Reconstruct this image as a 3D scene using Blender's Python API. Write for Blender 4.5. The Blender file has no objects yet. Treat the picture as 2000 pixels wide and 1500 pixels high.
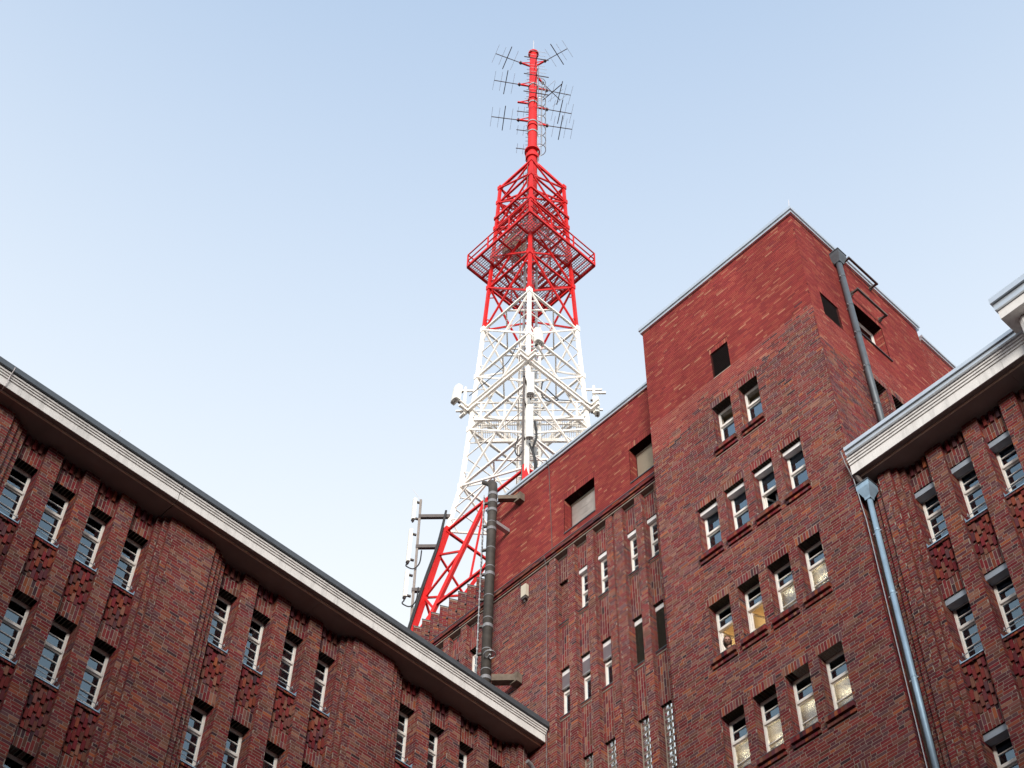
import bpy, math, random
import numpy as np
from mathutils import Vector, Matrix, Quaternion
random.seed(7); rng = np.random.default_rng(11)
scene = bpy.context.scene

# ------------------------------------------------------------------ camera
cam_d = bpy.data.cameras.new('camera'); cam = bpy.data.objects.new('camera', cam_d)
scene.collection.objects.link(cam); scene.camera = cam
cam_d.sensor_width = 36.0; cam_d.lens = 56.763; cam_d.clip_start = .1; cam_d.clip_end = 5000
_r = ((0.72385, -0.68977, 0.01582), (0.56085, 0.57489, -0.59577), (0.40185, 0.44013, 0.803))
cam.matrix_world = Matrix(((_r[0][0], -_r[1][0], -_r[2][0], 0), (_r[0][1], -_r[1][1], -_r[2][1], 0),
                           (_r[0][2], -_r[1][2], -_r[2][2], 0), (0, 0, 0, 1)))
GROUND = -1.6

# ------------------------------------------------------------------ light
SUN_EL, SUN_AZ = math.radians(15), math.radians(226)      # azimuth clockwise from +Y: behind the camera
SKY_STRENGTH, SUN_STRENGTH, EXPOSURE = 0.15, 1.7, 1.4
world = bpy.data.worlds.new('World'); scene.world = world; world.use_nodes = True
wn = world.node_tree.nodes; wl = world.node_tree.links; wn.clear()
w_out = wn.new('ShaderNodeOutputWorld'); w_bg = wn.new('ShaderNodeBackground')
w_sky = wn.new('ShaderNodeTexSky'); w_sky.sky_type = 'NISHITA'; w_sky.sun_disc = False
w_sky.sun_elevation = SUN_EL; w_sky.sun_rotation = SUN_AZ; w_sky.dust_density = .4; w_sky.air_density = 1.0; w_sky.ozone_density = 2.5
w_tc = wn.new('ShaderNodeTexCoord'); w_sep = wn.new('ShaderNodeSeparateXYZ')
w_map = wn.new('ShaderNodeMapRange'); w_map.interpolation_type = 'LINEAR'
w_map.inputs['From Min'].default_value = .69; w_map.inputs['From Max'].default_value = 1.0
w_map.inputs['To Min'].default_value = 1.0; w_map.inputs['To Max'].default_value = 0.29
w_mix = wn.new('ShaderNodeMixRGB'); w_mix.inputs['Color2'].default_value = (2.45, 2.57, 2.66, 1)
wl.new(w_tc.outputs['Generated'], w_sep.inputs[0]); wl.new(w_sep.outputs['Z'], w_map.inputs['Value'])
wl.new(w_map.outputs[0], w_mix.inputs['Fac']); w_hs = wn.new('ShaderNodeHueSaturation'); w_hs.inputs['Hue'].default_value = .493; w_hs.inputs['Saturation'].default_value = 1.28; w_hs.inputs['Value'].default_value = 1.12
wl.new(w_sky.outputs[0], w_hs.inputs['Color']); wl.new(w_hs.outputs[0], w_mix.inputs['Color1'])
wl.new(w_mix.outputs[0], w_bg.inputs['Color']); w_bg.inputs['Strength'].default_value = SKY_STRENGTH
wl.new(w_bg.outputs[0], w_out.inputs['Surface'])
sun_d = bpy.data.lights.new('sun', 'SUN'); sun = bpy.data.objects.new('sun', sun_d); scene.collection.objects.link(sun)
sun_d.energy = SUN_STRENGTH; sun_d.angle = math.radians(19); sun_d.color = (1, .94, .87)
_ts = Vector((math.sin(SUN_AZ) * math.cos(SUN_EL), math.cos(SUN_AZ) * math.cos(SUN_EL), math.sin(SUN_EL)))
sun.rotation_euler = _ts.to_track_quat('Z', 'Y').to_euler()
vs = scene.view_settings; vs.view_transform = 'Standard'; vs.look = 'None'; vs.gamma = 1; vs.exposure = EXPOSURE; vs.use_curve_mapping = False

# ------------------------------------------------------------------ materials
MATS = {}
def _new(name):
    m = bpy.data.materials.new(name); m.use_nodes = True; MATS[name] = m
    return m, m.node_tree.nodes, m.node_tree.links, m.node_tree.nodes['Principled BSDF']
def ramp(n, stops, interp='CONSTANT'):
    r = n.new('ShaderNodeValToRGB'); e = r.color_ramp; e.interpolation = interp
    while len(e.elements) > 1: e.elements.remove(e.elements[-1])
    e.elements[0].position = stops[0][0]; e.elements[0].color = (*stops[0][1], 1)
    for p, c in stops[1:]:
        x = e.elements.new(p); x.color = (*c, 1)
    return r
def pos(n):  # world position
    return n.new('ShaderNodeNewGeometry')
def simple(name, col, rough=.6, metal=0, nscale=8, namt=.12, bump=.0, bscale=60, streak=0):
    m, n, l, b = _new(name)
    g = pos(n); t = n.new('ShaderNodeTexNoise'); t.inputs['Scale'].default_value = nscale; t.inputs['Detail'].default_value = 6
    l.new(g.outputs['Position'], t.inputs['Vector'])
    r = ramp(n, [(.3, tuple(c * (1 - namt) for c in col)), (.7, tuple(min(1, c * (1 + namt)) for c in col))], 'LINEAR')
    l.new(t.outputs['Fac'], r.inputs['Fac']); l.new(r.outputs['Color'], b.inputs['Base Color'])
    if streak:      # drip stains running downwards
        mp = n.new('ShaderNodeMapping'); mp.inputs['Scale'].default_value = (5, 5, .35); l.new(g.outputs['Position'], mp.inputs['Vector'])
        t3 = n.new('ShaderNodeTexNoise'); t3.inputs['Scale'].default_value = 1.0; t3.inputs['Detail'].default_value = 6; t3.inputs['Roughness'].default_value = .7; l.new(mp.outputs[0], t3.inputs['Vector'])
        m3 = n.new('ShaderNodeMapRange'); m3.inputs['From Min'].default_value = .5; m3.inputs['From Max'].default_value = .72; m3.inputs['To Min'].default_value = 1; m3.inputs['To Max'].default_value = 1 - streak * 1.6
        l.new(t3.outputs['Fac'], m3.inputs['Value']); v3 = n.new('ShaderNodeVectorMath'); v3.operation = 'SCALE'
        l.new(r.outputs['Color'], v3.inputs[0]); l.new(m3.outputs[0], v3.inputs['Scale']); l.new(v3.outputs[0], b.inputs['Base Color'])
    b.inputs['Roughness'].default_value = rough; b.inputs['Specular IOR Level'].default_value = .08 if rough >= .9 else .4; b.inputs['Metallic'].default_value = metal
    if bump:
        t2 = n.new('ShaderNodeTexNoise'); t2.inputs['Scale'].default_value = bscale; l.new(g.outputs['Position'], t2.inputs['Vector'])
        bp = n.new('ShaderNodeBump'); bp.inputs['Strength'].default_value = bump; bp.inputs['Distance'].default_value = .01
        l.new(t2.outputs['Fac'], bp.inputs['Height']); l.new(bp.outputs[0], b.inputs['Normal'])
    return m
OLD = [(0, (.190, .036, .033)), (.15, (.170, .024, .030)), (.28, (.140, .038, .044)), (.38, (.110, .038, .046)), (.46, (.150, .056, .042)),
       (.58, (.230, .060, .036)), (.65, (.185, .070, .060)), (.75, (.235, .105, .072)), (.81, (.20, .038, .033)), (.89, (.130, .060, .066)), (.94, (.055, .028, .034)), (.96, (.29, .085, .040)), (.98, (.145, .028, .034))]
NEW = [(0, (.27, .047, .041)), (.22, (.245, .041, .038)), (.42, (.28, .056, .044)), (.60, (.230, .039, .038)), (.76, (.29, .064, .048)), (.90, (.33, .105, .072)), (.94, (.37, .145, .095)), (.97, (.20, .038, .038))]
def brick_mat(name, stops, single):
    m, n, l, b = _new(name)
    g = pos(n)
    if single:
        oi = n.new('ShaderNodeObjectInfo'); rnd = oi.outputs['Random']
    else:
        rnd = g.outputs['Random Per Island']
    r = ramp(n, stops); l.new(rnd, r.inputs['Fac'])
    # value jitter per brick
    wn_ = n.new('ShaderNodeTexWhiteNoise'); wn_.noise_dimensions = '1D'; l.new(rnd, wn_.inputs['W'])
    mr = n.new('ShaderNodeMapRange'); mr.inputs['To Min'].default_value = .78 if stops is OLD else .90; mr.inputs['To Max'].default_value = 1.20 if stops is OLD else 1.08
    l.new(wn_.outputs['Value'], mr.inputs['Value'])
    # grain and broad soot patches with shapes of their own
    t = n.new('ShaderNodeTexNoise'); t.inputs['Scale'].default_value = 45; t.inputs['Detail'].default_value = 8; t.inputs['Roughness'].default_value = .7
    t2 = n.new('ShaderNodeTexNoise'); t2.inputs['Scale'].default_value = .55; t2.inputs['Detail'].default_value = 5; t2.inputs['Roughness'].default_value = .6
    mp = n.new('ShaderNodeMapping'); mp.inputs['Scale'].default_value = (1.5, 1.5, .4); l.new(g.outputs['Position'], mp.inputs['Vector'])
    l.new(g.outputs['Position'], t.inputs['Vector']); l.new(mp.outputs[0], t2.inputs['Vector'])
    m1 = n.new('ShaderNodeMapRange'); m1.inputs['From Min'].default_value = .25; m1.inputs['From Max'].default_value = .75
    m1.inputs['To Min'].default_value = .86; m1.inputs['To Max'].default_value = 1.14; l.new(t.outputs['Fac'], m1.inputs['Value'])
    m2 = n.new('ShaderNodeMapRange'); m2.inputs['From Min'].default_value = .3; m2.inputs['From Max'].default_value = .7
    m2.inputs['To Min'].default_value = .78; m2.inputs['To Max'].default_value = 1.12; l.new(t2.outputs['Fac'], m2.inputs['Value'])
    a = n.new('ShaderNodeMath'); a.operation = 'MULTIPLY'; l.new(m1.outputs[0], a.inputs[0]); l.new(m2.outputs[0], a.inputs[1])
    a2 = n.new('ShaderNodeMath'); a2.operation = 'MULTIPLY'; l.new(a.outputs[0], a2.inputs[0]); l.new(mr.outputs[0], a2.inputs[1])
    vm = n.new('ShaderNodeVectorMath'); vm.operation = 'SCALE'; l.new(r.outputs['Color'], vm.inputs[0]); l.new(a2.outputs[0], vm.inputs['Scale'])
    l.new(vm.outputs[0], b.inputs['Base Color']); b.inputs['Roughness'].default_value = .85; b.inputs['Specular IOR Level'].default_value = .08
    bp = n.new('ShaderNodeBump'); bp.inputs['Strength'].default_value = .15; bp.inputs['Distance'].default_value = .004
    l.new(t.outputs['Fac'], bp.inputs['Height']); l.new(bp.outputs[0], b.inputs['Normal'])
    return m
OLD = [(p, tuple(c * .95 + .002 for c in q)) for p, q in OLD]
brick_mat('brick_old', OLD, False); brick_mat('brick_new', NEW, False)
brick_mat('brick_old_single', OLD, True)
simple('mortar_old', (.29, .245, .205), .95, 0, 30, .25)
simple('mortar_new', (.085, .022, .020), .95, 0, 30, .25)
simple('white_render', (.72, .705, .685), .9, 0, 2.5, .06, .3, 150, streak=.16)
simple('soffit_shade', (.27, .235, .21), .9, 0, 2.5, .08)  # render under the eaves, its shade put into the colour
simple('tan_paint', (.74, .60, .46), .8, 0, 2.5, .08)
simple('zinc', (.34, .48, .60), .58, .5, 3, .12, streak=.12)  # blue of the reflected sky is mixed into the base colour
simple('zinc_pale', (.60, .65, .70), .38, .7, 2, .08)
simple('zinc_dark', (.11, .125, .14), .55, .5, 4, .12)
simple('frame_white', (.74, .71, .66), .5, 0, 12, .05)
simple('box_white', (.70, .69, .68), .5, 0, 5, .05)
simple('box_grey', (.27, .31, .36), .5, 0, 5, .05)
simple('blind_beige', (.50, .45, .36), .7, 0, 4, .08)
simple('blind_pale', (.62, .58, .55), .6, 0, 4, .1)
simple('blind_grey', (.40, .37, .40), .6, 0, 4, .08)
simple('blind_dark', (.030, .027, .019), .6, 0, 6, .2)
simple('louver_dark', (.022, .012, .012), .8, 0, 5, .2)
simple('steel_red', (.62, .009, .008), .6, 0, 1.6, .16, streak=.10)
simple('steel_white', (.93, .88, .81), .5, 0, 2.5, .04, streak=.06)
simple('pole_brown', (.22, .19, .17), .6, .2, 10, .15)
simple('galv_dull', (.20, .20, .21), .6, .2, 10, .2)
simple('galv', (.42, .43, .44), .45, .6, 10, .15)
simple('dark_steel', (.10, .085, .08), .6, .3, 10, .2)
simple('flue_dark', (.050, .043, .037), .7, 0, 5, .3, .4, 40)
simple('antenna_shell', (.74, .72, .66), .5, 0, 5, .05)
simple('rod_dark', (.12, .09, .085), .55, .3, 10, .15)
simple('rod_pale', (.62, .58, .58), .5, .2, 10, .1)
simple('cable', (.022, .022, .024), .6, 0, 10, .2)
simple('concrete_beam', (.15, .12, .095), .9, 0, 6, .25, .3, 50)
simple('wood_box', (.22, .13, .08), .7, 0, 5, .2)
simple('room_dark', (.10, .09, .08), .9, 0, 2, .1)
simple('room_tan', (.46, .37, .24), .9, 0, 2, .06)
simple('room_ochre', (.50, .25, .06), .9, 0, 2, .06)
simple('curtain', (.42, .44, .47), .9, 0, 6, .1)
simple('roof_felt', (.08, .08, .085), .9, 0, 1.5, .2)
simple('ground_paving', (.06, .058, .055), .9, 0, 1.2, .2, .3, 40)
simple('plain_brick_core', (.16, .05, .045), .9, 0, 4, .3)
simple('skin', (.42, .22, .16), .55, 0, 60, .12)
simple('hair', (.14, .095, .065), .7, 0, 90, .3)
simple('beard', (.22, .16, .12), .8, 0, 120, .3)
simple('dark_jumper', (.018, .017, .02), .9, 0, 30, .2)
simple('eye', (.03, .025, .02), .3, 0, 30, .1)
def grating_mat():
    simple('grating', (.50, .46, .48), .6, .2, 10, .1)
grating_mat()
def glass_mat(name, rough=0.0, bump=0.0, bscale=45, tint=(.82, .90, .95), ior=1.52, cloud=0.0, film=1.0):
    m, n, l, b = _new(name); out = n['Material Output']; n.remove(b)
    gl = n.new('ShaderNodeBsdfGlossy'); gl.inputs['Roughness'].default_value = rough; gl.inputs['Color'].default_value = (*tint, 1)
    tr = n.new('ShaderNodeBsdfTransparent'); tr.inputs['Color'].default_value = (.78, .82, .82, 1)
    fr = n.new('ShaderNodeFresnel'); fr.inputs['IOR'].default_value = ior
    ml = n.new('ShaderNodeMath'); ml.operation = 'MULTIPLY'; ml.inputs[1].default_value = film; ml.use_clamp = True
    l.new(fr.outputs[0], ml.inputs[0])
    mx = n.new('ShaderNodeMixShader'); l.new(ml.outputs[0], mx.inputs['Fac'])
    g = pos(n)
    if cloud:
        df = n.new('ShaderNodeBsdfTranslucent'); df.inputs['Color'].default_value = (.8, .8, .78, 1)
        m2 = n.new('ShaderNodeMixShader'); m2.inputs['Fac'].default_value = cloud
        l.new(tr.outputs[0], m2.inputs[1]); l.new(df.outputs[0], m2.inputs[2]); l.new(m2.outputs[0], mx.inputs[1])
    else:
        l.new(tr.outputs[0], mx.inputs[1])
    l.new(gl.outputs[0], mx.inputs[2]); l.new(mx.outputs[0], out.inputs['Surface'])
    t = n.new('ShaderNodeTexNoise'); t.inputs['Scale'].default_value = bscale; l.new(g.outputs['Position'], t.inputs['Vector'])
    bp = n.new('ShaderNodeBump'); bp.inputs['Strength'].default_value = bump; bp.inputs['Distance'].default_value = .01
    l.new(t.outputs['Fac'], bp.inputs['Height'])
    l.new(bp.outputs[0], gl.inputs['Normal']); l.new(bp.outputs[0], fr.inputs['Normal'])
    return m
glass_mat('glass', 0, .02, 1.5, tint=(.58, .80, 1.0), film=3.4)
glass_mat('glass_obscured', .10, .5, 40, tint=(.9, .92, .95), cloud=.30, film=2.4)
glass_mat('glass_block', .10, .9, 14, tint=(.85, .93, .95), cloud=.4, film=2.6)
def lamp_mat(name, col, s):
    m, n, l, b = _new(name); e = n.new('ShaderNodeEmission'); e.inputs['Color'].default_value = (*col, 1); e.inputs['Strength'].default_value = s
    n.remove(b); l.new(e.outputs[0], n['Material Output'].inputs['Surface'])
lamp_mat('lamp_warm', (1, .74, .42), 15.0)
simple('glass_dark_far', (.03, .035, .04), .08, 0, 2, .1)

# ------------------------------------------------------------------ object helpers
COL = scene.collection
def tag(o, label=None, cat=None, group=None, kind=None):
    if label: o['label'] = label
    if cat: o['category'] = cat
    if group: o['group'] = group
    if kind: o['kind'] = kind
    return o
def empty(name, loc=(0, 0, 0), parent=None):
    o = bpy.data.objects.new(name, None); COL.objects.link(o); o.empty_display_size = .3
    o.location = loc
    if parent: o.parent = parent
    return o
def link(name, me, parent=None, mat=None):
    o = bpy.data.objects.new(name, me); COL.objects.link(o)
    if mat is not None and not me.materials: me.materials.append(MATS[mat])
    if parent is not None: attach(o, parent)
    return o
def attach(o, parent):
    o.parent = parent; o.matrix_parent_inverse = ABS.get(parent.name, Matrix()).inverted()
ABS = {}
def thing(name, loc):
    o = empty(name, loc); ABS[o.name] = Matrix.Translation(loc); return o
QUADS = np.array([[0, 1, 3, 2], [4, 6, 7, 5], [0, 4, 5, 1], [2, 3, 7, 6], [0, 2, 6, 4], [1, 5, 7, 3]])
class MB:
    """collects world-space boxes, quads and tubes into one mesh"""
    def __init__(s): s.v = []; s.f = []; s.n = 0
    def add(s, vs_, fs_):
        s.v.extend(vs_); s.f.extend([tuple(i + s.n for i in f) for f in fs_]); s.n += len(vs_)
    def box(s, p0, p1):
        x0, y0, z0 = p0; x1, y1, z1 = p1
        s.add([(x, y, z) for x in (x0, x1) for y in (y0, y1) for z in (z0, z1)], QUADS.tolist())
    def bar(s, p, q, w, h=None, up=(0, 0, 1)):
        p = Vector(p); q = Vector(q); d = (q - p).normalized(); h = h or w
        a = d.cross(Vector(up))
        if a.length < 1e-3: a = d.cross(Vector((1, 0, 0)))
        a.normalize(); b = a.cross(d).normalized()
        s.add([tuple(c + a * (w / 2 * i) + b * (h / 2 * j)) for c in (p, q) for i in (-1, 1) for j in (-1, 1)], QUADS.tolist())
    def tube(s, pts, r, n=10, cap=True):
        pts = [Vector(p) for p in pts]; rs = r if isinstance(r, (list, tuple)) else [r] * len(pts)
        vs_ = []; fs_ = []
        prev = None
        for i, p in enumerate(pts):
            d = (pts[min(i + 1, len(pts) - 1)] - pts[max(i - 1, 0)]).normalized()
            a = d.orthogonal().normalized() if prev is None else (prev - d * prev.dot(d)).normalized()
            prev = a; b = d.cross(a)
            for k in range(n):
                t = 2 * math.pi * k / n; vs_.append(tuple(p + (a * math.cos(t) + b * math.sin(t)) * rs[i]))
        for i in range(len(pts) - 1):
            for k in range(n):
                fs_.append((i * n + k, i * n + (k + 1) % n, (i + 1) * n + (k + 1) % n, (i + 1) * n + k))
        if cap:
            fs_.append(tuple(range(n))[::-1]); fs_.append(tuple((len(pts) - 1) * n + k for k in range(n)))
        s.add(vs_, fs_)
    def mesh(s, name, mat=None, smooth=False):
        me = bpy.data.meshes.new(name); me.from_pydata([tuple(v) for v in s.v], [], s.f); me.update()
        if smooth: me.polygons.foreach_set('use_smooth', [True] * len(me.polygons))
        if mat: me.materials.append(MATS[mat])
        return me
    def build(s, name, mat, parent=None, smooth=False):
        return link(name, s.mesh(name, mat, smooth), parent)
UNIT = {}
def unit(mat, bevel=False):
    if mat not in UNIT:
        m = MB(); m.box((-.5, -.5, -.5), (.5, .5, .5)); UNIT[mat] = m.mesh('unit_' + mat, mat)
    return UNIT[mat]
def bar_obj(name, p, q, w, mat, parent, h=None, up=(0, 0, 1)):
    """a straight member sharing one mesh per material"""
    p = Vector(p); q = Vector(q); d = q - p; L = d.length; d.normalize(); h = h or w
    a = d.cross(Vector(up))
    if a.length < 1e-3: a = d.cross(Vector((1, 0, 0)))
    a.normalize(); b = a.cross(d)
    o = bpy.data.objects.new(name, unit(mat)); COL.objects.link(o)
    R = Matrix((a, b, d)).transposed().to_4x4() if False else Matrix(((a.x, b.x, d.x, 0), (a.y, b.y, d.y, 0), (a.z, b.z, d.z, 0), (0, 0, 0, 1)))
    o.parent = parent; o.matrix_parent_inverse = ABS.get(parent.name, Matrix()).inverted()
    o.matrix_basis = Matrix.Translation((p + q) / 2) @ R @ Matrix.Diagonal((w, h, L, 1))
    return o

# ------------------------------------------------------------------ facades
CO = .0796; BL = .2565; JT = .014; RC = .003
class Facade:
    """u runs along the wall, d points out of it; axis 'x' = wall facing -y, axis 'y' = wall facing -x"""
    def __init__(s, axis, base):
        s.axis = axis; s.base = base; s.body = {}; s.br = {}
    def P(s, u, d, z):
        return (u, s.base - d, z) if s.axis == 'x' else (s.base - d, u, z)
    def box(s, mb, u0, u1, d0, d1, z0, z1):
        a = s.P(u0, d0, z0); b = s.P(u1, d1, z1)
        mb.box(tuple(min(i, j) for i, j in zip(a, b)), tuple(max(i, j) for i, j in zip(a, b)))
    def core(s, mat, u0, u1, d0, d1, z0, z1):
        s.box(s.body.setdefault(mat, MB()), u0, u1, d0, d1, z0, z1)
    def brick(s, mat, u0, u1, d0, d1, z0, z1):
        if u1 - u0 < .012 or z1 - z0 < .012: return
        s.br.setdefault(mat, []).append((u0, u1, d0, d1, z0, z1))
    def running(s, u0, u1, z0, z1, d, holes=(), mat='old', thick=.02, fn=None):
        k0 = math.floor(z0 / CO + .5); k1 = math.ceil(z1 / CO - .5)
        for k in range(k0, k1):
            za = max(k * CO, z0); zb = min((k + 1) * CO, z1); zc = (za + zb) / 2
            if zb - za < .02: continue
            cuts = sorted((h[0], h[1]) for h in holes if h[2] < zc < h[3])
            segs = []; a = u0
            for h in cuts:
                if h[0] > a: segs.append((a, min(h[0], u1)))
                a = max(a, h[1])
            if a < u1: segs.append((a, u1))
            # Flemish-like bond with now and then two stretchers together
            rr = random.Random(k * 7919 + int(abs(s.base) * 100))
            u = math.floor(u0 / .77) * .77 - .77 - rr.random() * .385
            H = k % 2
            while u < u1:
                L = BL if H == 0 else BL / 2
                if H == 1 and rr.random() < .28: L = BL
                H = 1 - H
                for a, b in segs:
                    x0 = max(u, a); x1 = min(u + L, b)
                    if x1 - x0 > .022:
                        mm = fn((x0 + x1) / 2, zc) if fn else mat
                        jv = .0035 if mm == 'new' else .0105
                        e0 = 0 if x0 == a else jv / 2; e1 = 0 if x1 == b else jv / 2
                        dd = d + random.uniform(-.0005, .001)
                        s.brick(mm, x0 + e0, x1 - e1, d - thick, dd, za + (.0075 if mm == 'new' else JT / 2), zb - (.0075 if mm == 'new' else JT / 2))
                u += L
    def soldier(s, u0, u1, z0, z1, d, mat='old', thick=.02, stagger=True, jit=.003):
        n = max(1, round((u1 - u0) / CO)); w = (u1 - u0) / n
        for i in range(n):
            a = u0 + i * w; z = z1 + (random.choice((0, .09, .17)) if stagger else 0)
            while z > z0 + .02:
                zb = min(z, z1); za = max(z - BL, z0)
                if zb - za > .03:
                    s.brick(mat, a + JT / 2, a + w - JT / 2, d - thick, d + random.uniform(-jit, jit), za + (0 if za == z0 else JT / 2), zb - JT / 2)
                z -= BL
    def side(s, u, z0, z1, d0, d1, mat='old', fn=None):
        """bricks on a face looking towards -u"""
        k0 = math.floor(z0 / CO + .5); k1 = math.ceil(z1 / CO - .5)
        for k in range(k0, k1):
            za = max(k * CO, z0); zb = min((k + 1) * CO, z1)
            if zb - za < .02: continue
            d = d1 - .0205; L = .105 if k % 2 else .235
            while d > d0 + .01:
                e = max(d0, d - L)
                mm = fn(u, (za + zb) / 2) if fn else mat
                s.brick(mm, u - random.uniform(0, .002), u + .02, e + JT / 2, d if d == d1 - .0205 else d - JT / 2, za + JT / 2, zb - JT / 2)
                d = e; L = BL
    def prism(s, u0, u1, z0, z1, d1, d0, mat='old', front='run', side=True, mort=None):
        mort = mort or 'mortar_' + mat
        s.core(mort, u0 + RC, u1, d0, d1 - RC, z0, z1)
        if front == 'run': s.running(u0, u1, z0, z1, d1, mat=mat)
        elif front == 'soldier': s.soldier(u0, u1, z0, z1, d1, mat=mat)
        if side: s.side(u0, z0, z1, d0, d1, mat=mat)
    def holed(s, u0, u1, z0, z1, d1, d0, holes, mort):
        us = sorted({u0, u1, *[h for q in holes for h in q[:2] if u0 < h < u1]}); zs = sorted({z0, z1, *[h for q in holes for h in q[2:4] if z0 < h < z1]})
        for j in range(len(zs) - 1):
            zc = (zs[j] + zs[j + 1]) / 2; run = None
            for i in range(len(us) - 1):
                uc = (us[i] + us[i + 1]) / 2
                solid = not any(q[0] < uc < q[1] and q[2] < zc < q[3] for q in holes)
                if solid: run = (run[0] if run else us[i], us[i + 1])
                if run and (not solid or i == len(us) - 2):
                    mo = mort(zc) if callable(mort) else mort
                    s.core(mo, run[0], run[1], d0, d1 - (RC), zs[j], zs[j + 1]); run = None
VIEW = np.array(_r)
def px(p):
    c = VIEW @ np.array(p); return c[0] / c[2] * 3153.5 + 1000, c[1] / c[2] * 3153.5 + 750
def emit_facades(building, facs, pick=300):
    """bodies become wall parts, bricks their sub-parts: the largest in view singly, the rest as one mesh per material"""
    walls = []
    for F in facs:
        wall = None
        for mat, mb in F.body.items():
            o = mb.build('wall', mat, building); wall = wall or o
        walls.append(wall)
    cand = []
    for fi, F in enumerate(facs):
        for i, b in enumerate(F.br.get('old', [])):
            if b[1] - b[0] > .2 and b[5] - b[4] < .08 or b[5] - b[4] > .2 and b[3] - b[2] > .055:
                c = F.P((b[0] + b[1]) / 2, b[3], (b[4] + b[5]) / 2); u, v = px(c)
                if 4 < u < 1996 and 300 < v < 1496: cand.append((c[0] ** 2 + c[1] ** 2 + c[2] ** 2, fi, i))
    cand.sort(); chosen = {(fi, i) for _, fi, i in cand[:pick]}
    for fi, F in enumerate(facs):
        for mat, L in F.br.items():
            keep = []
            for i, b in enumerate(L):
                if mat == 'old' and (fi, i) in chosen:
                    lo = F.P(b[0], b[2], b[4]); hi = F.P(b[1], b[3], b[5])
                    o = bpy.data.objects.new('brick', unit('brick_old_single')); COL.objects.link(o)
                    o.parent = walls[fi]; o.matrix_parent_inverse = ABS[building.name].inverted() @ Matrix() if False else Matrix()
                    sc = tuple(abs(h - l_) for l_, h in zip(lo, hi)); ce = tuple((h + l_) / 2 for l_, h in zip(lo, hi))
                    o.matrix_basis = Matrix.Translation(ce) @ Matrix.Diagonal((*sc, 1))
                else: keep.append(b)
            if not keep: continue
            a = np.array(keep)
            lo = np.empty((len(a), 3)); hi = np.empty((len(a), 3))
            if F.axis == 'x':
                lo[:, 0], hi[:, 0] = a[:, 0], a[:, 1]; lo[:, 1], hi[:, 1] = F.base - a[:, 3], F.base - a[:, 2]
            else:
                lo[:, 1], hi[:, 1] = a[:, 0], a[:, 1]; lo[:, 0], hi[:, 0] = F.base - a[:, 3], F.base - a[:, 2]
            lo[:, 2], hi[:, 2] = a[:, 4], a[:, 5]
            N = len(a); V = np.empty((N, 8, 3))
            for k in range(8):
                V[:, k, 0] = hi[:, 0] if k & 4 else lo[:, 0]; V[:, k, 1] = hi[:, 1] if k & 2 else lo[:, 1]; V[:, k, 2] = hi[:, 2] if k & 1 else lo[:, 2]
            Fq = (np.arange(N)[:, None, None] * 8 + QUADS[None]).reshape(-1)
            me = bpy.data.meshes.new('brickwork'); me.vertices.add(N * 8); me.vertices.foreach_set('co', V.reshape(-1))
            me.loops.add(len(Fq)); me.loops.foreach_set('vertex_index', Fq.astype(np.int32))
            me.polygons.add(N * 6); me.polygons.foreach_set('loop_start', np.arange(0, len(Fq), 4, dtype=np.int32))
            me.polygons.foreach_set('use_smooth', np.zeros(N * 6, dtype=bool)); me.update(calc_edges=True); me.materials.append(MATS['brick_' + mat])
            o = bpy.data.objects.new('brickwork', me); COL.objects.link(o); o.parent = walls[fi]; o['kind'] = 'stuff'

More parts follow.
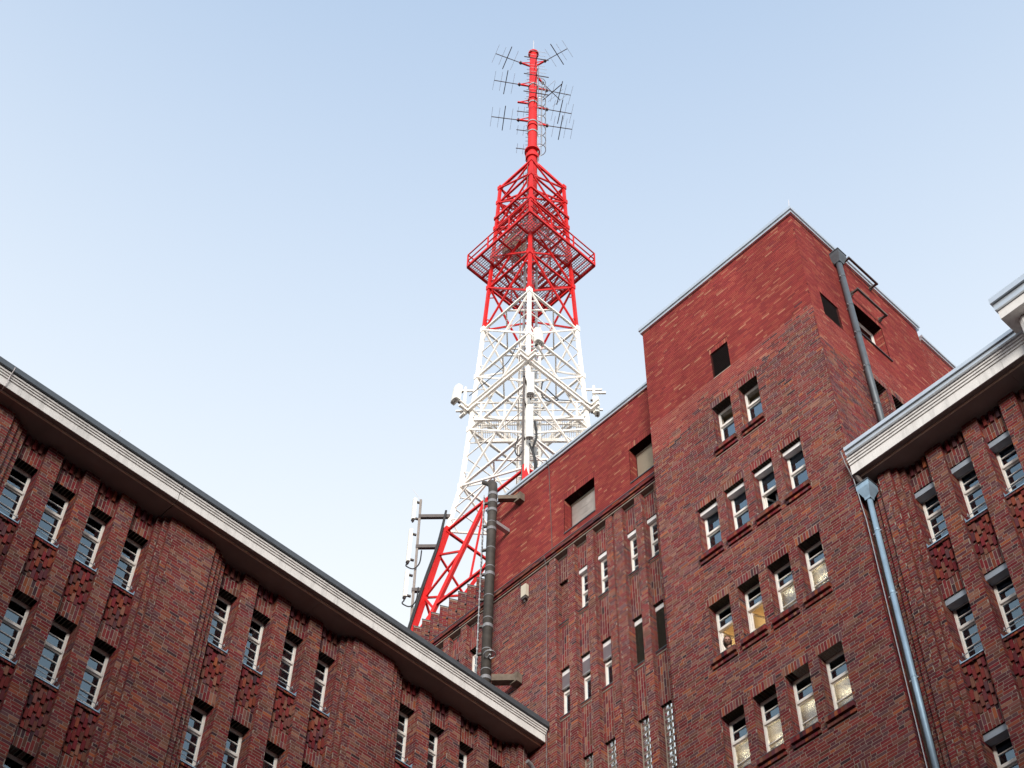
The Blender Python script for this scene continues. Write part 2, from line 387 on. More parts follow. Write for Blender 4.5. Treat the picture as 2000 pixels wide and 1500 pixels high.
# ---- windows -------------------------------------------------------
def window(F, bld, u0, u1, z0, z1, d, panes_up=2, panes_lo=4, split=.36, glass='glass', glass_lo=None, room='room_dark', depth=1.3,
           bars=True, rail=False, sill=None, lamp=None, open_lo=False, tilt_up=False, fw=.042, curtain=False):
    """frame mesh is the part; panes, glazing bars, sill, rail are its sub-parts"""
    fr = MB(); t = .06
    def b(mb, a0, a1, c0, c1, e0=d - t, e1=d): F.box(mb, a0, a1, e0, e1, c0, c1)
    zt = z1 - (z1 - z0) * split
    b(fr, u0, u0 + fw, z0, z1); b(fr, u1 - fw, u1, z0, z1)
    b(fr, u0 + fw, u1 - fw, z1 - fw, z1); b(fr, u0 + fw, u1 - fw, z0, z0 + fw)
    b(fr, u0 + fw, u1 - fw, zt - .035, zt + .035, d - t, d + .02)
    # casement rebates, a little proud and inset
    for (c0, c1) in ((zt + .045, z1 - fw), (z0 + fw, zt - .045)):
        if (c0 < zt and open_lo) or (c0 > zt and tilt_up): continue
        b(fr, u0 + fw, u0 + fw + .018, c0, c1, d - t, d - .018); b(fr, u1 - fw - .018, u1 - fw, c0, c1, d - t, d - .018)
        b(fr, u0 + fw + .018, u1 - fw - .018, c0, c0 + .018, d - t, d - .018); b(fr, u0 + fw + .018, u1 - fw - .018, c1 - .018, c1, d - t, d - .018)
    w = fr.build('window', 'frame_white', bld)
    W0, W1 = u0 + fw + .0, u1 - fw
    for (c0, c1, n, up) in ((zt + .045, z1 - fw, panes_up, True), (z0 + fw, zt - .045, panes_lo, False)):
        if (not up and open_lo) or (up and tilt_up):
            # the sash stands open: hinged into the room
            sash = MB(); g = MB(); s0 = .045
            if up:   # bottom hung, leaning inwards
                ang = math.radians(24); H = c1 - c0
                def Q(u, v, o=0): return F.P(u, d - .05 - math.sin(ang) * v - o, c0 + math.cos(ang) * v)
                for (a, e, v0, v1) in ((W0, W0 + s0, 0, H), (W1 - s0, W1, 0, H), (W0 + s0, W1 - s0, 0, s0), (W0 + s0, W1 - s0, H - s0, H), (W0 + s0, W1 - s0, H / 2 - .012, H / 2 + .012)):
                    sash.add([Q(u, v, o) for u in (a, e) for v in (v0, v1) for o in (0, .04)], QUADS.tolist())
                g.add([Q(W0 + s0, s0, .02), Q(W1 - s0, s0, .02), Q(W1 - s0, H - s0, .02), Q(W0 + s0, H - s0, .02)], [(0, 1, 2, 3)])
            else:    # side hung on the far jamb, swung inwards
                ang = math.radians(68); Wd = W1 - W0
                def Q(v, z, o=0): return F.P(W1 - math.cos(ang) * v - math.sin(ang) * o, d - .05 - math.sin(ang) * v + math.cos(ang) * o, z)
                for (v0, v1, e0, e1) in ((0, s0, c0, c1), (Wd - s0, Wd, c0, c1), (s0, Wd - s0, c0, c0 + s0), (s0, Wd - s0, c1 - s0, c1), (s0, Wd - s0, (c0 + c1) / 2 - .012, (c0 + c1) / 2 + .012)):
                    sash.add([Q(v, z, o) for v in (v0, v1) for z in (e0, e1) for o in (0, .04)], QUADS.tolist())
                g.add([Q(s0, c0 + s0, .02), Q(Wd - s0, c0 + s0, .02), Q(Wd - s0, c1 - s0, .02), Q(s0, c1 - s0, .02)], [(0, 1, 2, 3)])
            sub(sash.build('open_sash', 'frame_white'), w); sub(g.build('pane', glass if up else (glass_lo or glass)), w)
            continue
        for i in range(n):
            a = c0 + (c1 - c0) * i / n; e = c0 + (c1 - c0) * (i + 1) / n
            g = MB(); F.box(g, W0 + .019, W1 - .019, d - .046, d - .04, a + (.019 if i == 0 else .011), e - (.019 if i == n - 1 else .011))
            sub(g.build('pane', glass if up else (glass_lo or glass)), w)
            if i:
                k = MB(); F.box(k, W0 + .019, W1 - .019, d - t, d - .02, a - .011, a + .011); sub(k.build('glazing_bar', 'frame_white'), w)
    if rail:
        k = MB(); k.tube([F.P(u0 - .0, d + .16, z0 + .24), F.P(u1, d + .16, z0 + .24)], .011, 6)
        k.tube([F.P(u1 - .03, d, z0 + .24), F.P(u1 - .03, d + .165, z0 + .24)], .012, 6)
        k.tube([F.P(u1 - .03, d + .15, z0 + .24), F.P(u1 - .03, d + .15, z0 + .31)], .012, 6)
        sub(k.build('guard_bar', 'galv'), w)
    if sill is not None:
        k = MB(); a = [F.P(u0 - .0, d + .0, z0 + .012), F.P(u1, d + .0, z0 + .012), F.P(u1, sill, z0 - .045), F.P(u0, sill, z0 - .045)]
        bq = [F.P(u0, d + .0, z0 - .0), F.P(u1, d, z0 - .0), F.P(u1, sill, z0 - .07), F.P(u0, sill, z0 - .07)]
        k.add(a + bq, [(0, 1, 2, 3), (7, 6, 5, 4), (3, 2, 6, 7), (0, 3, 7, 4), (1, 5, 6, 2)])
        F.box(k, u1 - .012, u1 - .004, d, sill, z0 - .03, z0 + .05)
        sub(k.build('sill', 'zinc'), w)
    # the room behind: five faces
    r = MB(); e = .12; P = F.P
    a = [P(u0 - e, d - t - .01, z0 - e), P(u1 + e, d - t - .01, z0 - e), P(u1 + e, d - t - .01, z1 + e), P(u0 - e, d - t - .01, z1 + e)]
    c = [P(u0 - e, d - depth, z0 - .4), P(u1 + e, d - depth, z0 - .4), P(u1 + e, d - depth, z1 + .25), P(u0 - e, d - depth, z1 + .25)]
    r.add(a + c, [(0, 1, 5, 4), (1, 2, 6, 5), (2, 3, 7, 6), (3, 0, 4, 7), (4, 5, 6, 7)])
    sub(r.build('room_lining', room), w)
    if curtain:
        k = MB(); n = 9; L = (u1 - u0) * .55
        pts = [(u0 + L * i / n, d - .16 - .025 * (i % 2)) for i in range(n + 1)]
        k.add([P(u, q, z) for u, q in pts for z in (z0 + .02, zt)], [(2 * i, 2 * i + 2, 2 * i + 3, 2 * i + 1) for i in range(n)])
        sub(k.build('curtain', 'curtain'), w)
    if lamp:
        k = MB(); F.box(k, lamp[0] - .2, lamp[0] + .0, d - 1.12, d - .98, z0 + .1, z0 + .14); sub(k.build('lamp_panel', 'lamp_warm'), w)  # second panel low in the room, added to brighten the ceiling
        k = MB(); F.box(k, lamp[0] - .11, lamp[0] + .11, d - lamp[2] - .22, d - lamp[2], lamp[1] - .04, lamp[1])
        sub(k.build('lamp_panel', 'lamp_warm'), w)
    return w
def sub(o, parent):
    """sub-part: geometry is already in world space and the parent mesh sits in the building frame"""
    o.parent = parent; o.matrix_parent_inverse = Matrix(); return o

# ------------------------------------------------------------------ ground
g = MB(); g.add([(-400, -400, GROUND), (400, -400, GROUND), (400, 400, GROUND), (-400, 400, GROUND)], [(0, 1, 2, 3)])
tag(g.build('ground', 'ground_paving'), kind='structure')

# ------------------------------------------------------------------ the two pier-and-panel wings
DP, DW, DWIN = -.35, -.22, -.60      # panel, window pier, window planes
def decor_panel(F, u0, u1, z0, z1):
    """spandrel: plain soldiers below, staggered bricks standing proud above"""
    zs = z0 + .50
    F.core('mortar_old', u0, u1, DP - .30, DP - RC, z0, zs); F.core('mortar_old', u0, u1, DP - .30, DP - .023, zs, z1)
    F.soldier(u0, u1, z0, zs, DP, thick=.24)
    n = round((u1 - u0) / CO); w = (u1 - u0) / n
    F.soldier(u0, u1, zs, z1, DP - .02, thick=.02)
    for i in range(n):
        z = z1 - .03 - (0, .17, .085, .25)[i % 4] + .2; 
        while z > zs - .1:
            a = max(z - .235, zs - .06); t = min(z, z1 - .02)
            if t - a > .05: F.brick('old', u0 + i * w + .004, u0 + (i + 1) * w - .004, DP - .04, DP + .018 + random.uniform(-.006, .006), a, t)
            z -= .34
def wing_facade(F, bld, groups, u_min, u_max, zl, zbot, ztop, mirror_last=None, box=None, win_kw=None):
    H = 1.72
    spans = []
    for g0 in groups:
        for k in range(4):
            ur = g0 + .97 * k
            if u_min < ur - .58 and ur < u_max: spans.append((ur - .58, ur))
    for i, (a, b) in enumerate(spans):
        # panels and windows
        F.core('mortar_old', a, b, DP - .30, DP - RC, zl[0], ztop)
        F.soldier(a, b, zl[0], ztop - .27, DP, thick=.24)
        n = 7; w = (b - a) / n
        for q in range(n):
            F.brick('old', a + q * w + .004, a + (q + 1) * w - .004, DP - .02, DP + (.05 if q % 2 else .0), ztop - .27 - (.06 if q % 2 else 0), ztop)
        for r, z in enumerate(zl):
            zs = z - H; nxt = zl[r + 1] if r + 1 < len(zl) else zbot
            if zs - .13 > nxt:
                decor_panel(F, a, b, nxt, zs - .13)
                F.core('mortar_old', a, b, DP - .30, DP + .03 - RC, zs - .13, zs - .075)
                F.soldier(a, b, zs - .13, zs - .072, DP + .05, thick=.06, stagger=False)
            if r < 3 and zs > zbot - 1:
                kw = dict(rail=True, sill=DP + .07, curtain=(i * 7 + r * 3) % 3 == 0)
                if win_kw: kw.update(win_kw(i, r, a, b))
                zz = z
                if box and box(i, r):
                    k = MB(); F.box(k, a, b, DWIN + .02, DP - .03, z - .155, z - .002); k.build('shutter_box', 'box_grey', bld); zz = z - .06
                window(F, bld, a, b, zs, zz, DWIN, panes_lo=4, **kw)
        # pier that follows on the right hand side
        nb = spans[i + 1][0] if i + 1 < len(spans) else u_max
        wd = nb - b
        if wd < .6:
            F.prism(b, nb, zbot, ztop, DW, DWIN - .1)
        else:
            F.prism(b, b + .12, zbot, ztop, DW, DWIN - .1)
            F.prism(b + .12, b + .25, zbot, ztop, DW + .10, DW)
            F.core('mortar_old', b + .12, nb, DWIN - .1, DW - RC, zbot, ztop)
            F.prism(b + .25, b + .40, zbot, ztop, -.02, DW + .0)
            e = nb if mirror_last == i else nb - .45
            F.prism(b + .405, e, zbot, ztop, 0, DW, side=True)
            if e < nb:
                F.prism(e, e + .17, zbot, ztop, -.08, DW, side=False); F.prism(e + .17, e + .31, zbot, ztop, -.15, DW, side=False)
                F.running(e + .31, nb, zbot, ztop, DW); 
    a = spans[0][0]
    F.prism(u_min, a, zbot, ztop, DW, DWIN - .1, side=False)

def cornice(F, bld, u0, u1, front, zt, zf, zb, mats, seams=(), zinc_h=.16, two=False):
    """stepped white eaves; front = d of the fascia; zt top of zinc, zf top of white, zb bottom of fascia"""
    cuts = [u0, *seams, u1]
    for a, b in zip(cuts[:-1], cuts[1:]):
        b2 = b - ((.02 if abs(b - 10.6) < .01 else .004) if b != u1 else 0); mb = MB(); h = (zf - zb)
        s1, s2, s3 = zf - h * .14, zf - h * .27, zf - h * .40
        prof = [(front + .085, zf), (front + .085, s1), (front + .055, s1), (front + .055, s2), (front + .028, s2), (front + .028, s3), (front, s3), (front, zb),
                (front - .02, zb), (front - .02, zb + .05), (-1.2, zb + .05), (-1.2, zf)]
        n = len(prof)
        mb.add([F.P(u, d, z) for u in (a, b2) for d, z in prof], [(i, (i + 1) % n, n + (i + 1) % n, n + i) for i in range(n)] + [tuple(range(n)), tuple(range(2 * n - 1, n - 1, -1))])
        co = mb.build('cornice', 'white_render', bld)
        k = MB(); F.box(k, a, b2, front - .144, front - .022, zb + .012, zb + .045); F.box(k, a, b2, -1.2, front - .172, zb - .01, zb + .045); sub(k.build('soffit', 'soffit_shade'), co)
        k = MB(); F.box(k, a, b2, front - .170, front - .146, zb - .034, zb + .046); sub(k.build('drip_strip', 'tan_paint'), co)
    zc = MB()
    if two:
        zm = (zt + zf) / 2
        F.box(zc, u0 - .03, u1 - .04, front - 1.3, front + .16, zf + .002, zm - .012); F.box(zc, u0 - .05, u1 - .05, front - 1.31, front + .20, zm, zt)
    else:
        F.box(zc, u0, u1, front - 1.3, front + .15, zf + .012, zt)
    sub(zc.build('coping', mats), co)
    return co

# ---- left wing
LW = thing('brick_wing', (14, 26, GROUND))
tag(LW, 'brick wing on the left with white eaves and windows grouped in fours', 'building', 'brick wings round the courtyard')
FL = Facade('x', 23.05)
zlL = [26.65, 23.34, 19.90]; LT = 27.41; LB = 17.4
wing_facade(FL, LW, (2.21, 7.63, 13.05, 18.47), 3.0, 22.24, zlL, LB, LT,
            win_kw=lambda i, r, a, b: dict(room='room_ochre' if (19.0 < a < 19.2) else 'room_dark'))
cornice(FL, LW, 2.0, 22.10, .45, 27.97, 27.80, 27.40, 'zinc_dark', seams=(6.4, 10.6, 14.9, 18.9))
m = MB(); m.box((2, 24.6, GROUND), (22.1, 34, 27.84)); m.box((2, 23.1, GROUND), (22.2, 24.6, LB - .01)); m.box((2, 23.15, 27.46), (22.1, 24.6, 27.8))
m.build('wall', 'plain_brick_core', LW)
m = MB(); m.box((2.0, 22.7, 27.86), (22.1, 34, 27.92)); m.build('roof', 'roof_felt', LW)
emit_facades(LW, [FL])

# ---- right wing
RW = thing('brick_wing', (25, 7, GROUND))
tag(RW, 'brick wing on the right with white stepped eaves, pale zinc coping and grey shutter boxes', 'building', 'brick wings round the courtyard')
FR = Facade('y', 21.27)
zlR = [26.74, 23.46, 19.97]; RT = 27.53; RB = 16.8
wing_facade(FR, RW, (2.40, 7.82), 2.9, 11.735, zlR, RB, RT, mirror_last=7, box=lambda i, r: r < 2 or i < 7,
            win_kw=lambda i, r, a, b: dict(curtain=(i + r) % 2 == 0, room='room_tan' if (i == 5 and r == 0) else 'room_dark'))
cornice(FR, RW, 2.0, 11.66, .39, 28.27, 28.045, 27.54, 'zinc_pale', seams=(7.6,), two=True)
m = MB(); m.box((22.7, 2, GROUND), (34, 11.6, 28.0)); m.box((21.33, 2, GROUND), (22.7, 11.6, RB - .01)); m.box((21.35, 2, 27.6), (22.7, 11.6, 28.0))
m.build('wall', 'plain_brick_core', RW)
emit_facades(RW, [FR])

# rendered bay that stands in front of the eaves at the picture's right edge
m = MB(); c = [(20.42, 3.0), (20.42, 6.68), (20.47, 6.77), (20.56, 6.81), (22.0, 6.81), (22.0, 3.0)]
m.add([(x, y, z) for z in (16.0, 28.05) for x, y in c], [tuple(range(5, -1, -1)), tuple(range(6, 12))] + [(i, (i + 1) % 6, 6 + (i + 1) % 6, 6 + i) for i in range(6)])
by = m.build('roof_bay', 'white_render', RW)
m = MB(); m.box((20.18, 3.0, 28.05), (22.3, 7.02, 28.33)); sub(m.build('slab', 'white_render'), by)
m = MB(); m.box((20.12, 3.0, 28.335), (22.3, 7.05, 28.53)); m.box((20.06, 3.0, 28.55), (22.3, 7.08, 28.72)); sub(m.build('coping', 'zinc_pale'), by)

# ------------------------------------------------------------------ central building: tower block, recessed wing, attic
CB = thing('brick_building', (25, 18, GROUND))
tag(CB, 'tall dark red brick building with a square tower block rising beside its recessed wing', 'building')
FT = Facade('y', 21.05); FB = Facade('x', 11.74); FW = Facade('y', 22.10)
TU0, TU1, TTOP = 11.74, 17.42, 39.06
def tone(u, z):
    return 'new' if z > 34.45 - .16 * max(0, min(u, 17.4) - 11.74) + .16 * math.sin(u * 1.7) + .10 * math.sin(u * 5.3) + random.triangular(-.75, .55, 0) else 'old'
WCOL = (15.54, 14.66, 13.77, 12.88); WR = (30.17, 26.81, 23.47, 20.13, 16.8); HW = 1.70
holesT = [(14.505, 15.115, 34.66, 35.75)]; wins = []
for ur in (14.68, 13.775): wins.append((ur, ur + .63, 33.51 - HW, 33.51, 0))
for r, z in enumerate(WR):
    for ur in WCOL: wins.append((ur, ur + .63, z - HW, z, r + 1))
holesT += [w[:4] for w in wins]
sold = [(w[0] - .04, w[1] + .04, w[3], w[3] + .245) for w in wins] + [(14.47, 15.15, 35.75, 35.95)]
sillz = [(w[0] - .05, w[1] + .05, w[2] - .25, w[2]) for w in wins]
TB = 14.6
FT.holed(TU0 + .02, TU1, TB, TTOP, 0, -.45, holesT, lambda z: 'mortar_new' if z > 34.45 else 'mortar_old')
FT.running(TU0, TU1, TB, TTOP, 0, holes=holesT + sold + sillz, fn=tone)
for s_ in sold: FT.soldier(s_[0], s_[1], s_[2], s_[3], 0, mat='new' if s_[2] > 34.6 else 'old', thick=.28, stagger=False)
for w in wins: FT.side(w[1] - RC, w[2], w[3], -.30, 0)
for (a, b, z0, z1) in sillz:       # brick-on-edge sills in two courses
    FT.core('mortar_old', a + .01, b - .01, -.34, .02, z0 + .02, z1 - .02)
    n = 9; wd = (b - a) / n
    for i in range(n):
        FT.brick('old', a + i * wd + .005, a + (i + 1) * wd - .005, -.1, .095, z0 + .115, z1 - .015)
        FT.brick('old', a + i * wd + .005, a + (i + 1) * wd - .005, -.1, .045, z0, z0 + .075)
    k = MB(); FT.box(k, a, b, -.3, .10, z1 - .013, z1); k.build('sill', 'zinc_dark', CB)
# tower's flank facing the low right wing
holesB = [(21.6, 22.35, 34.67, 35.76), (23.2, 24.52, 35.45, 37.0), (23.13, 23.78, 31.6, 33.5), (24.0, 24.62, 31.6, 33.5)]
FB.holed(21.07, 26.7, 26.5, TTOP, 0, -.6, holesB, lambda z: 'mortar_new' if z > 34.45 else 'mortar_old')
FB.holed(26.7, 29.2, 26.5, 38.62, 0, -.6, [], lambda z: 'mortar_new' if z > 34.45 else 'mortar_old')
soldB = [(h[0] - .04, h[1] + .04, h[3], h[3] + .24) for h in holesB]
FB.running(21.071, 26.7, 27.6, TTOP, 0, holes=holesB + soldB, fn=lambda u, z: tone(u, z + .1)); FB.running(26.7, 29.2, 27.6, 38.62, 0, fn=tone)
FB.running(21.071, 21.30, TB, 27.6, 0)
for s_ in soldB: FB.soldier(s_[0], s_[1], s_[2], s_[3], 0, mat='new' if s_[2] > 35 else 'old', thick=.3, stagger=False)
for h in holesB[1:]: FB.side(h[1] - RC, h[2], h[3], -.5, 0, mat='new' if h[2] > 34.5 else 'old')
# ---- recessed wing: pilasters, ledge, attic
WD, WWIN = -.16, -.29
pil = [(17.30, 18.36), (18.85, 19.10), (19.58, 20.20), (20.70, 20.95), (21.45, 21.70), (22.20, 22.44), (25.90, 26.16), (26.66, 26.92), (27.42, 27.68), (28.18, 28.44), (28.94, 31.0)]
WB, WT = 20.0, 33.95
zlW = [32.96, 29.68, 26.29]; zsW = [31.33, 28.02, 24.25]
for a, b in pil:
    if b - a > .5 and a > 19 and a < 21:      # double pilaster with a groove of three joints
        FW.prism(a, a + .27, WB, WT, 0, WWIN - .1)
        for q, dd in ((.285, -.03), (.335, -.05)): FW.prism(a + q, a + q + .04, WB, WT, dd, WWIN, front='run', side=False)
        FW.core('mortar_old', a + .27, a + .38, WWIN, -.06, WB, WT)
        FW.prism(a + .39, b, WB, WT, 0, WWIN - .1)
    else: FW.prism(a, b, WB, WT, 0, WWIN - .1)
FW.prism(22.46, 22.50, WB, WT, -.05, WWIN, side=False); FW.prism(22.52, 22.56, WB, WT, -.05, WWIN, side=False)
FW.core('mortar_old', 22.44, 22.6, WWIN, -.07, WB, WT)
FW.prism(22.58, 25.38, WB, WT, -.02, WWIN)
FW.core('mortar_old', 25.38, 25.46, -.6, -.2, WB, WT)
cols = [(18.36, 18.85, 'e'), (19.10, 19.58, 'd'), (20.20, 20.70, 'c'), (20.95, 21.45, 'b'), (21.70, 22.20, 'a'), (25.46, 25.90, 'f'), (26.16, 26.66, 'f'), (26.92, 27.42, 'f'), (27.68, 28.18, 'f'), (28.44, 28.94, 'f')]
for (a, b, c) in cols:
    FW.core('mortar_old', a, b, -.62, WD - RC, zlW[0], WT); FW.soldier(a, b, zlW[0], WT - .07, WD, thick=.26)
    FW.core('mortar_old', a, b, -.62, WD + .02, WT - .065, WT)
    for r in range(3):
        nxt = zlW[r + 1] if r < 2 else WB
        FW.core('mortar_old', a, b, -.62, WD - RC, nxt, zsW[r] - .1)
        FW.soldier(a, b, nxt, zsW[r] - .115, WD, thick=.26)
        FW.core('mortar_old', a, b, -.6, WD + .02, zsW[r] - .11, zsW[r] - .02)
        FW.running(a, b, zsW[r] - .10, zsW[r] - .03, WD + .035, thick=.06)
        k = MB(); FW.box(k, a, b, WWIN, WD + .05, zsW[r] - .02, zsW[r]); k.build('sill', 'zinc_dark', CB)
        z0, z1 = zsW[r], zlW[r]
        if c == 'a' and r == 0:
            FW.prism(a, b, z0, z1, WD - .09, -.6, side=False)
        elif r == 2:
            # glass-block window: two columns of blocks in a thin concrete grid
            fr = MB(); FW.box(fr, a, b, WWIN - .1, WWIN + .05, z0, z1); w = fr.build('glass_block_window', 'mortar_old', CB)
            nr = 10; hh = (z1 - z0) / nr; ww = (b - a - .06) / 2
            for i in range(nr):
                for j in range(2):
                    g = MB(); u = a + .03 + j * ww
                    cz = z0 + (i + .5) * hh; cu = u + ww / 2
                    g.add([FW.P(cu + su * (ww / 2 - .014), WWIN + .045, cz + sz * (hh / 2 - .014)) for su, sz in ((-1, -1), (1, -1), (1, 1), (-1, 1))] +
                          [FW.P(cu + su * (ww / 2 - .04), WWIN + .08, cz + sz * (hh / 2 - .04)) for su, sz in ((-1, -1), (1, -1), (1, 1), (-1, 1))],
                          [(4, 5, 6, 7), (0, 1, 5, 4), (1, 2, 6, 5), (2, 3, 7, 6), (3, 0, 4, 7)])
                    sub(g.build('glass_block', 'glass_block'), w)
        elif c in 'de' and r == 1:
            k = MB(); FW.box(k, a, b, WWIN, WD - .09, z1 - .17, z1 - .02); w = k.build('roller_blind', 'box_white', CB)
            n = 30
            for i in range(n):
                s_ = MB(); q = z0 + (z1 - .19 - z0) * i / n; h = (z1 - .19 - z0) / n
                s_.add([FW.P(u, d, z) for u in (a + .02, b - .02) for d, z in ((WWIN + .03, q + h * .9), (WWIN + .06, q + h * .45), (WWIN + .045, q))], [(0, 1, 4, 3), (1, 2, 5, 4)])
                sub(s_.build('blind_slat', 'blind_dark'), w)
        elif c != 'f' and r == 1:
            k = MB(); FW.box(k, a, b, WWIN, WD - .08, z1 - .17, z1 - .015); w = k.build('roller_blind', 'box_white', CB)
            zc = z1 - .62; n = 13
            for i in range(n):
                s_ = MB(); q = zc + (z1 - .18 - zc) * i / n; h = (z1 - .18 - zc) / n
                s_.add([FW.P(u, d, z) for u in (a + .02, b - .02) for d, z in ((WWIN + .05, q + h * .95), (WWIN + .085, q + h * .5), (WWIN + .06, q))], [(0, 1, 4, 3), (1, 2, 5, 4)])
                sub(s_.build('blind_slat', 'blind_grey'), w)
            k = MB(); FW.box(k, a + .02, b - .02, WWIN + .04, WWIN + .09, zc - .03, zc); sub(k.build('bottom_rail', 'galv'), w)
            window(FW, CB, a, b, z0, z1 - .1, WWIN, panes_up=1, panes_lo=1, split=.42, tilt_up=(c == 'b'), fw=.05)
        else:
            if c != 'f':
                k = MB(); FW.box(k, a, b, WWIN + .01, WD - .03, z1 - .14, z1 - .003); k.build('shutter_box', 'box_white', CB)
            window(FW, CB, a, b, z0, z1 - .14, WWIN, panes_up=2, panes_lo=2, split=.5, curtain=(c == 'b'), fw=.048)
# ledge and attic
FW.core('mortar_old', 17.3, 31.0, -.6, .02, WT, WT + .27)
FW.running(17.3, 31.0, WT + .10, WT + .26, .10, thick=.7); FW.running(17.3, 31, WT - .0, WT + .098, .055, thick=.4)
k = MB(); FW.box(k, 17.3, 31.0, -.2, .115, WT + .262, WT + .285); k.build('ledge_flashing', 'zinc_dark', CB)
AT0, AT1 = WT + .28, 38.22
holesW = [(20.56, 21.81, 34.63, 36.12), (17.92, 19.17, 34.63, 36.12)]
soldW = [(h[0] - .04, h[1] + .04, h[3], h[3] + .25) for h in holesW]
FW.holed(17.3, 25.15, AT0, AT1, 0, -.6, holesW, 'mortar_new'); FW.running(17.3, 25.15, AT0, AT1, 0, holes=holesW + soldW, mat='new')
for s_ in soldW: FW.soldier(*s_, 0, mat='new', thick=.4, stagger=False)
for h in holesW:
    FW.side(h[1] - RC, h[2], h[3], -.3, 0, mat='new')
    k = MB(); FW.box(k, h[0], h[1], -.5, .03, h[2] - .02, h[2] + .01); k.build('sill', 'zinc_dark', CB)
    k = MB(); FW.box(k, h[0], h[1], -.36, -.28, h[3] - .06, h[3]); w = k.build('roller_shutter', 'blind_beige', CB)
    bowed = h[0] > 20; n = 26 if not bowed else 30; z0, z1 = h[2] + (.02 if not bowed else .16), h[3] - .06
    for i in range(n):
        s_ = MB(); q = z0 + (z1 - z0) * i / n; hh = (z1 - z0) / n; M_ = 6
        def zz(u, base):   # the broken blind sags in the middle
            x = (u - h[0]) / (h[1] - h[0]); return base - (.10 * math.sin(math.pi * x) * (.3 + .7 * math.sin(i * .55) ** 2) if bowed else 0)
        us = [h[0] + .02 + (h[1] - h[0] - .04) * j / M_ for j in range(M_ + 1)]
        s_.add([FW.P(u, d, zz(u, z)) for u in us for d, z in ((-.335, q + hh * .97), (-.30, q + hh * .5), (-.33, q))], [f for j in range(M_) for f in ((3 * j, 3 * j + 1, 3 * j + 4, 3 * j + 3), (3 * j + 1, 3 * j + 2, 3 * j + 5, 3 * j + 4))])
        sub(s_.build('shutter_slat', 'blind_pale' if bowed else 'blind_beige'), w)
    k = MB(); FW.box(k, h[0], h[1], -.45, -.40, h[2], h[3]); sub(k.build('backing', 'blind_beige'), w)
    if bowed:
        k = MB(); FW.box(k, h[0] + .02, h[1] - .02, -.34, -.29, h[2], h[2] + .17); sub(k.build('bottom_board', 'concrete_beam'), w)
# tower windows
for (a, b, z0, z1, r) in wins:
    ci = [abs(a - u) < .05 for u in WCOL].index(True) if any(abs(a - u) < .05 for u in WCOL) else -1
    kw = dict(panes_up=2, panes_lo=2 if r < 4 else 3, split=.36, fw=.042)
    zt = z1
    if r == 0: kw.update(tilt_up=True, room='room_tan')
    elif r == 1:
        k = MB(); FT.box(k, a, b, -.24, -.11, z1 - .14, z1 - .01); k.build('shutter_box', 'box_white', CB); zt = z1 - .05
        kw.update(panes_up=1, panes_lo=1, split=.42, open_lo=(ci == 2), curtain=True)
    else:
        kw.update(room='room_tan', glass_lo='glass_obscured')
        if r < 4: kw.update(lamp=(a + .40, z0 + (.95, .8, 1.15, .9)[ci], .28))
        if r == 2 and ci in (0, 1): kw.update(open_lo=True, lamp=(a + .45, z0 + 1.05, .75))
    window(FT, CB, a, b, z0, zt, -.25, **kw)
# louvres
for F, h in ((FT, (14.505, 15.115, 34.66, 35.75)), (FB, holesB[0])):
    k = MB(); F.box(k, h[0], h[1], -.2, -.12, h[2], h[3]); w = k.build('louvre', 'louver_dark', CB)
    n = 15
    for i in range(n):
        s_ = MB(); q = h[2] + (h[3] - h[2]) * i / n; hh = (h[3] - h[2]) / n
        s_.add([F.P(u, d, z) for u in (h[0] + .01, h[1] - .01) for d, z in ((-.10, q + hh), (-.03, q + hh * .25), (-.035, q + hh * .1))], [(0, 1, 4, 3), (1, 2, 5, 4)])
        sub(s_.build('louvre_blade', 'louver_dark'), w)
window(FB, CB, 23.2, 24.52, 35.46, 37.0, -.30, panes_up=1, panes_lo=2, split=.4, room='room_tan', tilt_up=True)
for h in holesB[2:]: window(FB, CB, h[0], h[1], h[2], h[3], -.36, panes_up=1, panes_lo=2, split=.4)
for h in holesB[1:]:
    k = MB(); FB.box(k, h[0] - .03, h[1] + .03, -.4, .05, h[2] - .03, h[2] - .005); k.build('sill', 'zinc_dark', CB)
# copings
k = MB(); x0, y0, x1, y1 = 20.98, 11.67, 26.73, 17.46
k.box((x0, y0, TTOP + .01), (x1, y1, TTOP + .115)); k.box((x0 - .035, y0 - .035, TTOP + .13), (x1 + .03, y1 + .03, TTOP + .26)); k.build('coping', 'zinc_pale', CB)
k = MB(); k.box((26.74, 11.68, 38.63), (29.2, 12.5, 38.72)); k.box((26.74, 11.64, 38.73), (29.2, 12.5, 38.83)); k.build('coping', 'zinc_pale', CB)
k = MB(); k.box((22.04, 17.46, AT1 + .01), (23.0, 25.16, AT1 + .10)); k.box((22.0, 17.46, AT1 + .112), (23.0, 25.2, AT1 + .20)); k.build('coping', 'zinc_pale', CB)
